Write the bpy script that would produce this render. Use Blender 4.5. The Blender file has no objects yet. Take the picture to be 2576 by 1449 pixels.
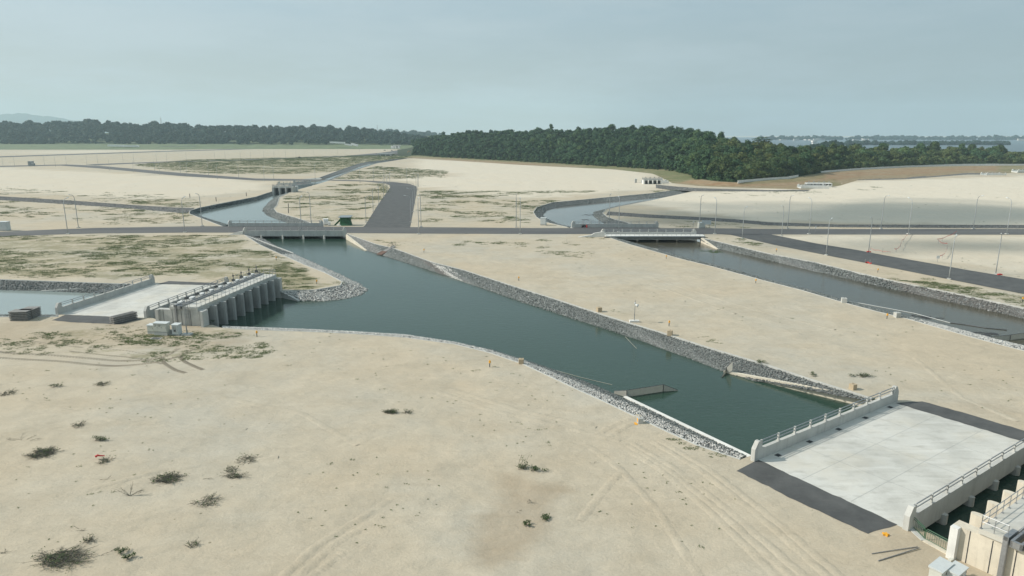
import bpy, math, random, bisect
import numpy as np
from mathutils import Vector, geometry
R = math.radians
rnd = random.Random(7); NR = np.random.default_rng(7)
sc = bpy.context.scene; col = sc.collection

# ------------------------------------------------------------------ survey
# positions were read off the photograph as bearings and laid out on the ground plan: at() gives the plan point
HC = 32.0; F = 1717.33; PITCH = math.atan((724.5-338)/F); CP, SP = math.cos(PITCH), math.sin(PITCH)
def at(x, y, z=0.0):
    u = (x-1288)/F; v = (724.5-y)/F
    d = (u, CP+v*SP, -SP+v*CP); t = (z-HC)/d[2]
    return (d[0]*t, d[1]*t, z)
def pxarr(X, Y, Z=0.0):
    f = Y*CP-(Z-HC)*SP; up = Y*SP+(Z-HC)*CP
    return 1288+F*X/f, 724.5-F*up/f
def lerp(x, xs, ys): return float(np.interp(x, xs, ys))
def inpoly(x, y, poly):
    x = np.asarray(x); y = np.asarray(y); r = np.zeros(x.shape, bool); n = len(poly)
    for i in range(n):
        x0, y0 = poly[i][:2]; x1, y1 = poly[(i+1) % n][:2]
        if y0 == y1: continue
        c = ((y0 > y) != (y1 > y)) & (x < (x1-x0)*(y-y0)/(y1-y0)+x0); r ^= c
    return r
def vnoise(x, y, s, seed=0):
    x = np.asarray(x)/s; y = np.asarray(y)/s
    xi = np.floor(x).astype(np.int64); yi = np.floor(y).astype(np.int64); fx = x-xi; fy = y-yi
    def h(a, b):
        n = (a*374761393+b*668265263+seed*974711) & 0x7fffffff
        n = ((n ^ (n >> 13))*1274126177) & 0x7fffffff
        return ((n ^ (n >> 16)) & 0xffff)/65535.0
    fx = fx*fx*(3-2*fx); fy = fy*fy*(3-2*fy)
    return (h(xi, yi)*(1-fx)+h(xi+1, yi)*fx)*(1-fy)+(h(xi, yi+1)*(1-fx)+h(xi+1, yi+1)*fx)*fy

# ------------------------------------------------------------------ materials
def mat(name):
    m = bpy.data.materials.new(name); m.use_nodes = True
    nt = m.node_tree; b = nt.nodes['Principled BSDF']
    return m, nt, b
def N(nt, t, **kw):
    n = nt.nodes.new(t)
    for k, v in kw.items():
        if hasattr(n, k) and k not in n.inputs: setattr(n, k, v)
        else: n.inputs[k].default_value = v
    return n
def L(nt, a, b): nt.links.new(a, b)
def coords(nt, sc_=(1, 1, 1)):
    g = nt.nodes.new('ShaderNodeNewGeometry'); mp = nt.nodes.new('ShaderNodeMapping'); mp.inputs['Scale'].default_value = sc_
    L(nt, g.outputs['Position'], mp.inputs['Vector']); return mp.outputs['Vector']
def noise(nt, scale, detail=4, rough=.55, vec=None, sc_=(1, 1, 1)):
    n = N(nt, 'ShaderNodeTexNoise'); n.inputs['Scale'].default_value = scale; n.inputs['Detail'].default_value = detail; n.inputs['Roughness'].default_value = rough
    L(nt, vec or coords(nt, sc_), n.inputs['Vector']); return n.outputs['Fac']
def ramp(nt, fac, stops):
    r = nt.nodes.new('ShaderNodeValToRGB'); e = r.color_ramp.elements
    while len(e) < len(stops): e.new(.5)
    for i, (p, c) in enumerate(stops): e[i].position = p; e[i].color = (*c, 1) if len(c) == 3 else c
    L(nt, fac, r.inputs['Fac']); return r.outputs['Color']
def mix(nt, fac, a, b, mode='MIX'):
    n = nt.nodes.new('ShaderNodeMix'); n.data_type = 'RGBA'; n.blend_type = mode
    for i, s in ((0, fac), (6, a), (7, b)):
        if isinstance(s, (int, float)): n.inputs[i].default_value = s
        elif isinstance(s, tuple): n.inputs[i].default_value = (*s, 1)
        else: L(nt, s, n.inputs[i])
    return n.outputs[2]
def math_(nt, op, a, b=0.0, clamp=False):
    n = nt.nodes.new('ShaderNodeMath'); n.operation = op; n.use_clamp = clamp
    for i, s in ((0, a), (1, b)):
        if isinstance(s, (int, float)): n.inputs[i].default_value = s
        else: L(nt, s, n.inputs[i])
    return n.outputs[0]
def bump(nt, b, h, strength=.3, dist=.1):
    n = nt.nodes.new('ShaderNodeBump'); n.inputs['Strength'].default_value = strength; n.inputs['Distance'].default_value = dist
    L(nt, h, n.inputs['Height']); L(nt, n.outputs['Normal'], b.inputs['Normal'])
G = lambda v: (v, v, v)
def simple(name, c, rough=.6, metal=0, var=.12, scale=3):
    m, nt, b = mat(name); lo = tuple(k*(1-var) for k in c); hi = tuple(min(1, k*(1+var)) for k in c)
    L(nt, ramp(nt, noise(nt, scale, 4), [(.3, lo), (.7, hi)]), b.inputs['Base Color']); b.inputs['Roughness'].default_value = rough; b.inputs['Metallic'].default_value = metal
    return m
def concrete(name, c, stain=.5, sc_=1.0):
    m, nt, b = mat(name)
    base = ramp(nt, noise(nt, .6*sc_, 6, .6), [(.3, tuple(k*.86 for k in c)), (.7, tuple(min(1, k*1.08) for k in c))])
    st = ramp(nt, noise(nt, 1.0, 5, .65, None, (2.2*sc_, 2.2*sc_, .25*sc_)), [(.5, G(0)), (.72, G(1))])
    st2 = ramp(nt, noise(nt, 2.2*sc_, 6, .7), [(.55, G(0)), (.7, G(1))])
    f = math_(nt, 'MULTIPLY', math_(nt, 'ADD', st, math_(nt, 'MULTIPLY', st2, .6), True), stain)
    L(nt, mix(nt, f, base, tuple(k*.5 for k in c)), b.inputs['Base Color']); b.inputs['Roughness'].default_value = .85
    bump(nt, b, noise(nt, 9, 5), .25, .02); return m

M = {}
def make_materials():
    # sand: masks on the ground mesh: grass / damp / pale
    m, nt, b = mat('sand')
    big = noise(nt, .035, 5, .6); med = noise(nt, .22, 6, .65, None, (.45, 1, 1)); fine = noise(nt, 5, 4, .7)
    c = ramp(nt, big, [(.38, (.495, .425, .32)), (.5, (.495, .44, .345)), (.62, (.465, .43, .355))])
    c = mix(nt, math_(nt, 'MULTIPLY', ramp(nt, med, [(.42, G(0)), (.68, G(1))]), .45), c, (.40, .34, .25))
    c = mix(nt, math_(nt, 'MULTIPLY', ramp(nt, fine, [(.45, G(0)), (.75, G(1))]), .30), c, (.33, .285, .215))
    rg = noise(nt, 1.3, 7, .72, None, (.55, 1.2, 1)); c = mix(nt, math_(nt, 'MULTIPLY', ramp(nt, rg, [(.54, G(0)), (.70, G(1))]), .20), c, (.33, .275, .20)); c = mix(nt, math_(nt, 'MULTIPLY', ramp(nt, rg, [(.28, G(1)), (.44, G(0))]), .22), c, (.60, .55, .46))
    trk = noise(nt, .5, 4, .5, None, (.12, 1.6, 1))
    c = mix(nt, math_(nt, 'MULTIPLY', ramp(nt, trk, [(.55, G(0)), (.7, G(1))]), .16), c, (.36, .31, .24))
    at_ = nt.nodes.new('ShaderNodeAttribute'); at_.attribute_name = 'mask'; sp = nt.nodes.new('ShaderNodeSeparateColor'); L(nt, at_.outputs['Color'], sp.inputs[0])
    gr, da, pa = sp.outputs[0], sp.outputs[1], sp.outputs[2]
    c = mix(nt, math_(nt, 'MULTIPLY', pa, .8), c, (.66, .60, .495))
    c = mix(nt, math_(nt, 'MULTIPLY', da, math_(nt, 'ADD', .25, math_(nt, 'MULTIPLY', med, .7))), c, (.34, .265, .18))
    n1 = noise(nt, .16, 7, .68, None, (.6, 1, 1)); n2 = noise(nt, 1.1, 5, .7, None, (.6, 1, 1))
    gs = math_(nt, 'ADD', math_(nt, 'MULTIPLY', n1, .6), math_(nt, 'MULTIPLY', n2, .4))
    gs = math_(nt, 'ADD', gs, math_(nt, 'MULTIPLY', math_(nt, 'SUBTRACT', gr, .5), .34))
    gf = ramp(nt, gs, [(.56, G(0)), (.68, G(1))])
    c = mix(nt, math_(nt, 'MULTIPLY', gf, math_(nt, 'MINIMUM', math_(nt, 'MULTIPLY', gr, .9), .55)), c, ramp(nt, n2, [(.35, (.085, .095, .03)), (.65, (.19, .18, .08))]))
    # scattered pebbles and dry seedlings
    vo = N(nt, 'ShaderNodeTexVoronoi'); vo.inputs['Scale'].default_value = .55; L(nt, coords(nt), vo.inputs['Vector'])
    dots = math_(nt, 'LESS_THAN', vo.outputs['Distance'], math_(nt, 'MULTIPLY', ramp(nt, noise(nt, .05, 3), [(.5, G(0)), (.66, G(.09))]), 1.0))
    c = mix(nt, math_(nt, 'MULTIPLY', dots, .6), c, (.12, .11, .06))
    L(nt, c, b.inputs['Base Color']); b.inputs['Roughness'].default_value = .95; b.inputs['Specular IOR Level'].default_value = .15
    h = math_(nt, 'ADD', math_(nt, 'MULTIPLY', noise(nt, .07, 4, .5, None, (.8, 1, 1)), 3.5), math_(nt, 'MULTIPLY', noise(nt, .35, 5, .5, None, (.7, 1, 1)), 1.0))
    h = math_(nt, 'ADD', h, math_(nt, 'MULTIPLY', noise(nt, 4, 4, .6), .10))
    h = math_(nt, 'ADD', h, math_(nt, 'MULTIPLY', rg, .35)); bump(nt, b, h, .6, .55); M['sand'] = m

    m, nt, b = mat('asphalt')
    w = noise(nt, .12, 4, .5, None, (.15, 1, 1)); f_ = noise(nt, 3, 5, .7)
    c = ramp(nt, w, [(.35, (.082, .083, .086)), (.65, (.125, .123, .118))]); c = mix(nt, math_(nt, 'MULTIPLY', f_, .35), c, (.06, .06, .06))
    L(nt, c, b.inputs['Base Color']); b.inputs['Roughness'].default_value = .8; bump(nt, b, noise(nt, 14, 3), .3, .02); M['asphalt'] = m
    m, nt, b = mat('fresh_asphalt')
    c = ramp(nt, noise(nt, .35, 7, .68), [(.33, (.056, .058, .058)), (.68, (.098, .100, .098))]); c = mix(nt, math_(nt, 'MULTIPLY', ramp(nt, noise(nt, 1.1, 6, .7, None, (.4, 1.6, 1)), [(.55, G(0)), (.75, G(1))]), .2), c, (.2, .19, .17))
    L(nt, c, b.inputs['Base Color']); b.inputs['Roughness'].default_value = .8; bump(nt, b, noise(nt, 10, 3), .3, .02); M['fresh'] = m

    M['con'] = concrete('pale_concrete', (.50, .50, .47), .35)
    M['conw'] = concrete('white_concrete', (.72, .715, .68), .22)
    M['cond'] = concrete('grey_concrete', (.36, .37, .355), .5)
    M['conc'] = concrete('cream_concrete', (.66, .60, .49), .35)
    m, nt, b = mat('deck_concrete')
    c = ramp(nt, noise(nt, .18, 6, .6, None, (1, .5, 1)), [(.35, (.45, .445, .41)), (.5, (.53, .525, .485)), (.65, (.585, .58, .54))])
    sw = noise(nt, .5, 5, .6, None, (.3, 2.0, 1)); c = mix(nt, math_(nt, 'MULTIPLY', ramp(nt, sw, [(.5, G(0)), (.75, G(1))]), .4), c, (.74, .74, .71)); mk = noise(nt, .9, 7, .72, None, (.5, 1.2, 1)); c = mix(nt, math_(nt, 'MULTIPLY', ramp(nt, mk, [(.50, G(0)), (.68, G(1))]), .5), c, (.32, .315, .28)); d2 = noise(nt, .12, 4, .6); c = mix(nt, math_(nt, 'MULTIPLY', ramp(nt, d2, [(.5, G(0)), (.65, G(1))]), .4), c, (.56, .51, .41))
    L(nt, c, b.inputs['Base Color']); b.inputs['Roughness'].default_value = .85; bump(nt, b, noise(nt, 6, 5), .2, .02); M['deck'] = m

    def water(name, c, c2, rough, bs, sc_):
        m, nt, b = mat(name)
        L(nt, ramp(nt, noise(nt, .03, 3), [(.35, c), (.65, c2)]), b.inputs['Base Color']); b.inputs['Roughness'].default_value = rough; b.inputs['IOR'].default_value = 1.333
        n1 = noise(nt, sc_, 4, .6, None, (1, 1.7, 1)); n2 = noise(nt, sc_*4, 3, .5)
        bump(nt, b, math_(nt, 'ADD', n1, math_(nt, 'MULTIPLY', n2, .3)), bs, .1); M[name] = m
    water('canal_water', (.024, .052, .038), (.030, .061, .045), .10, .32, .9)
    water('brown_water', (.075, .070, .050), (.055, .056, .044), .10, .32, .9)
    water('calm_water', (.26, .305, .29), (.24, .285, .275), .06, .06, 1.0)
    water('upper_water', (.13, .165, .16), (.15, .185, .18), .08, .12, 1.0)
    water('calm_brown_water', (.17, .165, .15), (.14, .145, .135), .08, .08, 1.0)
    water('sea_water', (.045, .07, .08), (.045, .07, .085), .28, .28, .4)

    m, nt, b = mat('riprap_rock')
    a = nt.nodes.new('ShaderNodeAttribute'); a.attribute_name = 'Col'
    L(nt, mix(nt, math_(nt, 'MULTIPLY', noise(nt, 3, 4), .4), a.outputs['Color'], (.06, .06, .06)), b.inputs['Base Color']); b.inputs['Roughness'].default_value = .85; M['rock'] = m
    def gravel(name, lo, hi, s):
        m, nt, b = mat(name); vo = N(nt, 'ShaderNodeTexVoronoi'); vo.inputs['Scale'].default_value = s; L(nt, coords(nt), vo.inputs['Vector'])
        sepc = nt.nodes.new('ShaderNodeSeparateColor'); L(nt, vo.outputs['Color'], sepc.inputs[0])
        c = mix(nt, ramp(nt, vo.outputs['Distance'], [(.2, G(0)), (.7, G(.7))]), mix(nt, sepc.outputs[0], lo, hi), (.04, .04, .04))
        L(nt, c, b.inputs['Base Color']); b.inputs['Roughness'].default_value = .9; bump(nt, b, math_(nt, 'SUBTRACT', 1.0, vo.outputs['Distance']), .8, .25); M[name] = m
    gravel('grey_stone', (.16, .175, .17), (.29, .30, .29), 3.5)
    gravel('ditch_stone', (.10, .10, .098), (.24, .235, .22), 1.2)

    def foliage(name, dark, mid, light, instance=True):
        m, nt, b = mat(name)
        g = nt.nodes.new('ShaderNodeNewGeometry'); o = nt.nodes.new('ShaderNodeObjectInfo')
        n = noise(nt, .045, 5, .65)
        f = math_(nt, 'ADD', math_(nt, 'MULTIPLY', g.outputs['Random Per Island'], .3), math_(nt, 'MULTIPLY', n, .55))
        if instance: f = math_(nt, 'ADD', f, math_(nt, 'MULTIPLY', math_(nt, 'SUBTRACT', o.outputs['Random'], .4), .42))
        L(nt, ramp(nt, f, [(.15, dark), (.45, mid), (.8, light)]), b.inputs['Base Color']); b.inputs['Roughness'].default_value = .75
        b.inputs['Specular IOR Level'].default_value = .2; M[name] = m
    foliage('wood_leaf', (.014, .040, .020), (.038, .085, .034), (.088, .138, .048))
    foliage('olive_leaf', (.028, .055, .020), (.055, .09, .03), (.12, .135, .045))
    foliage('far_leaf', (.012, .034, .026), (.022, .052, .034), (.042, .078, .044), False)
    foliage('weed_leaf', (.045, .068, .018), (.082, .118, .032), (.145, .17, .06), False)
    foliage('shrub_leaf', (.03, .05, .018), (.05, .08, .025), (.09, .11, .04), False)
    M['twig'] = simple('dry_twig', (.145, .135, .105), .9, 0, .35, 6)
    M['bark'] = simple('bark', (.12, .09, .06), .9, 0, .3, 2)
    m, nt, b = mat('earth_bank')
    at_ = nt.nodes.new('ShaderNodeAttribute'); at_.attribute_name = 'mask'; sp = nt.nodes.new('ShaderNodeSeparateColor'); L(nt, at_.outputs['Color'], sp.inputs[0])
    n1 = noise(nt, .05, 6, .65, None, (.5, 1.4, 1)); n2 = noise(nt, .3, 5, .65)
    c = ramp(nt, n2, [(.35, (.22, .17, .10)), (.65, (.32, .26, .17))])
    c = mix(nt, math_(nt, 'MULTIPLY', sp.outputs[1], ramp(nt, n1, [(.38, G(.2)), (.6, G(1))])), c, ramp(nt, n2, [(.35, (.31, .14, .075)), (.65, (.38, .215, .13))]))
    c = mix(nt, math_(nt, 'MULTIPLY', sp.outputs[0], ramp(nt, n1, [(.35, G(.3)), (.55, G(1))])), c, ramp(nt, n2, [(.3, (.085, .105, .03)), (.7, (.17, .175, .07))]))
    L(nt, c, b.inputs['Base Color']); b.inputs['Roughness'].default_value = .95; bump(nt, b, n2, .5, .6); M['earth'] = m
    M['hillgrass'] = simple('meadow', (.115, .145, .065), .95, 0, .25, .05)
    M['hillsoil'] = simple('wood_floor', (.03, .045, .02), .95, 0, .3, .1)
    M['farhill'] = simple('hill_cover', (.03, .055, .04), .95, 0, .15, .01)
    M['steel'] = simple('galvanised_steel', (.34, .35, .36), .45, .6, .1, 6)
    M['lamp'] = simple('lamp_paint', (.38, .40, .40), .5, .1, .06, 3)
    M['dsteel'] = simple('dark_steel', (.10, .105, .11), .5, .5, .2, 6)
    M['white'] = simple('white_paint', (.75, .75, .73), .5, 0, .06, 4)
    M['cream'] = simple('cream_paint', (.55, .555, .50), .5, 0, .05, 3)
    M['palegrey'] = simple('pale_grey_paint', (.56, .59, .585), .5, 0, .05, 3)
    M['dgrey'] = simple('dark_gap', (.04, .042, .045), .8)
    M['green'] = simple('green_paint', (.02, .10, .045), .5, 0, .2, 3)
    M['tarp'] = simple('green_tarpaulin', (.008, .085, .028), .55, 0, .4, 1.4)
    M['tarproof'] = simple('grey_sheet', (.22, .26, .28), .5, 0, .2, 2)
    M['yellow'] = simple('yellow_paint', (.75, .36, .02), .5, 0, .1, 5)
    M['red'] = simple('red_plastic', (.55, .045, .04), .5, 0, .15, 4)
    M['board'] = simple('weathered_board', (.23, .225, .215), .9, 0, .3, 5)
    M['rust'] = simple('rusty_wood', (.14, .085, .065), .9, 0, .35, 5)
    M['net'] = simple('grey_net', (.55, .54, .49), .9, 0, .15, 3); _n = M['net'].node_tree; _t = _n.nodes.new('ShaderNodeBsdfTranslucent'); _t.inputs[0].default_value = (.6, .59, .53, 1); _x = _n.nodes.new('ShaderNodeMixShader'); _x.inputs[0].default_value = .5; _n.links.new(_n.nodes['Principled BSDF'].outputs[0], _x.inputs[1]); _n.links.new(_t.outputs[0], _x.inputs[2]); _n.links.new(_x.outputs[0], _n.nodes['Material Output'].inputs[0])
    M['black'] = simple('black_rubber', (.02, .02, .02), .6)
    M['cube'] = concrete('sandy_concrete', (.46, .37, .25), .3)
    M['track'] = simple('pressed_sand', (.29, .25, .19), .95, 0, .25, 9)
    M['orange'] = simple('orange_paint', (.5, .2, .03), .5, 0, .1, 5)
make_materials()

# ------------------------------------------------------------------ mesh helpers
class MB:
    def __init__(s): s.v = []; s.f = []
    def add(s, vs, fs):
        o = len(s.v); s.v += [tuple(p) for p in vs]; s.f += [tuple(i+o for i in f) for f in fs]; return s
    def box(s, x0, x1, y0, y1, z0, z1, ch=0.0):
        if ch > 0:
            return s.prism([(x0+ch, y0), (x1-ch, y0), (x1, y0+ch), (x1, y1-ch), (x1-ch, y1), (x0+ch, y1), (x0, y1-ch), (x0, y0+ch)], z0, z1)
        return s.add([(x0, y0, z0), (x1, y0, z0), (x1, y1, z0), (x0, y1, z0), (x0, y0, z1), (x1, y0, z1), (x1, y1, z1), (x0, y1, z1)],
                     [(3, 2, 1, 0), (4, 5, 6, 7), (0, 1, 5, 4), (1, 2, 6, 5), (2, 3, 7, 6), (3, 0, 4, 7)])
    def prism(s, poly, z0, z1):
        n = len(poly); zz = z0 if callable(z0) else (lambda p: z0)
        zt = z1 if callable(z1) else (lambda p: z1)
        vs = [(p[0], p[1], zz(p)) for p in poly]+[(p[0], p[1], zt(p)) for p in poly]
        return s.add(vs, [tuple(range(n-1, -1, -1)), tuple(range(n, 2*n))]+[(i, (i+1) % n, n+(i+1) % n, n+i) for i in range(n)])
    def profile(s, poly, a, b, axis='x'):     # poly of (h, z) swept from a to b along axis
        n = len(poly)
        q = (lambda t, p: (t, p[0], p[1])) if axis == 'x' else (lambda t, p: (p[0], t, p[1]))
        return s.add([q(a, p) for p in poly]+[q(b, p) for p in poly], [tuple(range(n)), tuple(range(2*n-1, n-1, -1))]+[(i, n+i, n+(i+1) % n, (i+1) % n) for i in range(n)])
    def tube(s, pts, r, n=6, r2=None):
        pts = [Vector(p) for p in pts]; k = len(pts); o = len(s.v); cum = []
        for i, p in enumerate(pts):
            d = (pts[min(i+1, k-1)]-pts[max(i-1, 0)]).normalized(); a = Vector((0, 0, 1)) if abs(d.z) < .9 else Vector((1, 0, 0))
            u = d.cross(a).normalized(); w = d.cross(u); rr = r if r2 is None else r+(r2-r)*i/(k-1)
            for j in range(n):
                t = 2*math.pi*j/n; q = p+u*math.cos(t)*rr+w*math.sin(t)*rr; s.v.append(tuple(q))
        for i in range(k-1):
            for j in range(n): s.f.append((o+i*n+j, o+i*n+(j+1) % n, o+(i+1)*n+(j+1) % n, o+(i+1)*n+j))
        s.f.append(tuple(o+j for j in range(n-1, -1, -1))); s.f.append(tuple(o+(k-1)*n+j for j in range(n))); return s
    def mesh(s, name, material):
        me = bpy.data.meshes.new(name); me.from_pydata(s.v, [], s.f); me.materials.append(material); me.update(); return me
    def build(s, name, material, parent=None, smooth=False):
        o = bpy.data.objects.new(name, s.mesh(name, material)); col.objects.link(o)
        if smooth: o.data.polygons.foreach_set('use_smooth', [True]*len(o.data.polygons))
        if parent: o.parent = parent
        return o
def npmesh(name, V, Fc, material, colr=None, k=3):
    me = bpy.data.meshes.new(name); V = np.asarray(V, np.float32).reshape(-1, 3); Fc = np.asarray(Fc, np.int32).reshape(-1, k)
    me.vertices.add(len(V)); me.vertices.foreach_set('co', V.ravel()); me.loops.add(Fc.size); me.loops.foreach_set('vertex_index', Fc.ravel())
    me.polygons.add(len(Fc)); me.polygons.foreach_set('loop_start', np.arange(0, Fc.size, k, dtype=np.int32)); me.polygons.foreach_set('loop_total', np.full(len(Fc), k, np.int32))
    me.materials.append(material); me.update(calc_edges=True)
    if colr is not None:
        a = me.color_attributes.new('Col', 'FLOAT_COLOR', 'POINT'); a.data.foreach_set('color', np.asarray(colr, np.float32).ravel())
    return me
def link(name, me, parent=None):
    o = bpy.data.objects.new(name, me); col.objects.link(o); o.parent = parent; return o
def tag(o, label=None, cat=None, group=None, kind=None):
    for k, v in (('label', label), ('category', cat), ('group', group), ('kind', kind)):
        if v: o[k] = v
    return o
def thing(name, label, cat, loc, rz=0, group=None):
    o = bpy.data.objects.new(name, None); col.objects.link(o); o.location = loc; o.rotation_euler.z = rz; o.empty_display_size = .3
    return tag(o, label, cat, group)
def dup(root, loc, rz=0, label=None, group=None, scale=1.0):
    def cp(o, par):
        c = o.copy(); col.objects.link(c); c.parent = par
        for ch in o.children: cp(ch, c)
        return c
    r = cp(root, None); r.location = loc; r.rotation_euler.z = rz; r.scale = (scale,)*3
    if label: r['label'] = label
    if group: r['group'] = group
    return r
def struct(o): o['kind'] = 'structure'; return o
def stuff(o): o['kind'] = 'stuff'; return o
ORD = ['first', 'second', 'third', 'fourth', 'fifth', 'sixth', 'seventh', 'eighth', 'ninth', 'tenth', 'eleventh', 'twelfth', 'thirteenth', 'fourteenth', 'fifteenth', 'sixteenth', 'seventeenth', 'eighteenth', 'nineteenth', 'twentieth']
def strip(name, A, B, material, zA=None, zB=None, n=None):
    """ruled sheet between two matched lists of 3-D points"""
    m = MB(); k = len(A); m.v = list(A)+list(B); m.f = [(i, i+1, k+i+1, k+i) for i in range(k-1)]
    return m.build(name, material)
def px(lst, z=0.0): return [at(p[0], p[1], p[2] if len(p) > 2 else z) for p in lst]

WZ = -1.5
# ------------------------------------------------------------------ canal plan (curb lines and water lines)
nb_A = Vector((24.4, 63.0)); nb_u = Vector((.823, .567)).normalized(); nb_y = Vector((-nb_u.y, nb_u.x))      # near bridge frame
lb_A = Vector((-82.6, 120.3)); lb_u = Vector((.14, .99)).normalized(); lb_y = Vector((-lb_u.y, lb_u.x))       # left bridge frame
def loc_to(A, u, y, p): q = A+u*p[0]+y*p[1]; return (q.x, q.y)
def nb(x, y): return loc_to(nb_A, nb_u, nb_y, (x, y))
def lb(x, y): return loc_to(lb_A, lb_u, lb_y, (x, y))
R1 = [((872, 588), (919, 629)), ((944, 613.8), (994, 652.5)), ((991.5, 625), (1045, 669)), ((1089, 660), (1144, 701)), ((1169, 680), (1220, 728)), ((1288, 718.8), (1330, 766)),
      ((1413, 757.5), (1470, 811.5)), ((1538, 798.8), (1610, 857)), ((1663, 836.3), (1738, 903.8)), ((1788, 876.3), (1824, 937)), ((1932, 918.8), (1925, 958, -1.15)), ((2057, 960), (2040, 980, -.75)), ((2195, 1003), (2170, 1004, -.25))]
L1 = [((560, 825), (560, 820.5)), ((644, 830), (644, 823)), ((769, 834), (769, 827.5)), ((894, 840), (894, 833.8)), ((1019, 849), (1019, 841)), ((1144, 866), (1150, 861)), ((1231.5, 887.5), (1240, 880)), ((1315, 916), (1335, 909)),
      ((1380, 946), (1413, 936)), ((1453, 980.6), (1480, 961)), ((1523, 1012), (1575, 1001)), ((1603, 1050), (1660, 1038, -1.1)), ((1679, 1086.5), (1748, 1080, -.8)), ((1755, 1121), (1822, 1114, -.5)), ((1862, 1156), (1882, 1144, -.2))]
PN = [((613, 590), (664, 600)), ((654, 616), (700, 621)), ((700, 637), (736.5, 637)), ((769, 667.5), (794, 662.5)), ((816.5, 686), (861.5, 692.5)), ((850, 703), (906.5, 714)), ((861, 709), (928.5, 729)), ((856, 718), (914, 741)),
      ((794, 729), (869, 752.5)), ((740, 731), (819, 757.5)), ((705, 732), (752, 758))]
LU = [((-160, 694), (-160, 720)), ((0, 703), (0, 730)), ((125, 707.5), (100, 732.6)), ((300, 713.8), (230, 738)), ((405, 716.5), (330, 742))]
LL = [((-160, 797.5), (-160, 790)), ((0, 797.5), (0, 790.5)), ((146, 797), (146, 791))]
UL = [((560, 570), (575, 565)), ((500, 547), (520, 549)), ((476, 538), (490, 537.5)), ((478, 530), (500, 533)), ((500, 523), (525, 529)), ((550, 513), (562, 518)), ((644, 495), (644, 505)), ((684, 481.6), (687, 491.6))]
UR = [((736, 481), (702, 491.6)), ((703, 496.6), (681.5, 504)), ((697, 516.6), (664, 522)), ((689, 525), (661, 531)), ((696.5, 534), (671.5, 541.6)), ((756.5, 551.6), (706.5, 555)), ((795, 566), (745, 568))]
FL = [((804, 446.6), (818, 451)), ((894, 414), (903, 421.5)), ((919, 408), (939, 410)), ((1026, 396.6), (1022, 399))]
FR = [((834, 452.4), (824, 452.4)), ((882, 432.5), (872, 432.5)), ((948, 411), (941, 411)), ((1028, 398), (1024, 399.4))]
R2 = [((1748, 594), (1804, 626.5)), ((1833, 613.8), (1870, 640)), ((1932, 637.5), (1950, 659)), ((2057, 661), (2080, 690)), ((2144.5, 682.5), (2182, 713.8)), ((2257, 708.8), (2300, 739.5)), ((2382, 733.8), (2407, 763.8)), ((2507, 760), (2530, 791)), ((2760, 815), (2760, 846)), ((3500, 985), (3500, 1020))]
L2 = [((1524, 595), (1573, 605)), ((1583, 614.5), (1622, 618.5)), ((1645, 632), (1660, 630.5)), ((1713, 651.5), (1727, 650)), ((1788, 669.5), (1802, 668)), ((1863, 690), (1880, 688.5)), ((1932, 708.5), (1945, 706.5)), ((2019.5, 731), (2035, 728.5)), ((2107, 757), (2122, 753.5)),
      ((2207, 784), (2225, 781)), ((2282, 802), (2300, 798)), ((2357, 823.5), (2378, 818)), ((2432, 845), (2455, 838.5)), ((2507, 865), (2530, 857.5)), ((2700, 914), (2720, 904)), ((3400, 1115), (3420, 1100))]
VO = [((1428, 572), (1442, 572)), ((1370.5, 559), (1400, 562)), ((1350, 547), (1377, 551)), ((1341.75, 534), (1365.5, 541.6)), ((1350.5, 521.6), (1375.5, 529)), ((1388, 510), (1413, 519)), ((1513, 498), (1513, 509)), ((1638, 486.6), (1630, 500)), ((1738, 473), (1713, 490)), ((1752, 479), (1745, 485))]
VI = [((1640, 503.5), (1620, 505.5)), ((1563, 518), (1548, 519.5)), ((1525, 527), (1495, 533)), ((1516, 536), (1492, 540)), ((1527, 545), (1497, 547)), ((1545.5, 552), (1515, 560)), ((1590, 563), (1545, 573))]
C = lambda B: [p[0] for p in B]
c2 = lambda B: [at(*p[0])[:2] for p in B]
w2 = lambda B: [at(*p[1])[:2] for p in B]
hole1 = c2(R1)+[nb(27.0, 1.0), nb(27.0, -60), nb(1.0, -60), nb(1.0, 1.0)]+c2(L1)[::-1]+[lb(-2.6, -31.7), lb(-2.6, -23), lb(.8, -17.4), lb(.8, .4)]+c2(LL)[::-1]+[at(-330, 797.5)[:2], at(-330, 688)[:2]]+c2(LU)+[lb(26.4, -3), lb(26.4, -20), lb(23, -23)]+c2(PN)[::-1]+\
        c2(UL)+[at(690, 479)[:2], at(757, 459)[:2], at(764, 450)[:2]]+c2(FL)+c2(FR)[::-1]+[at(806, 461)[:2]]+c2(UR)
hole2 = c2(R2)+c2(L2)[::-1]+c2(VO)+c2(VI)

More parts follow.
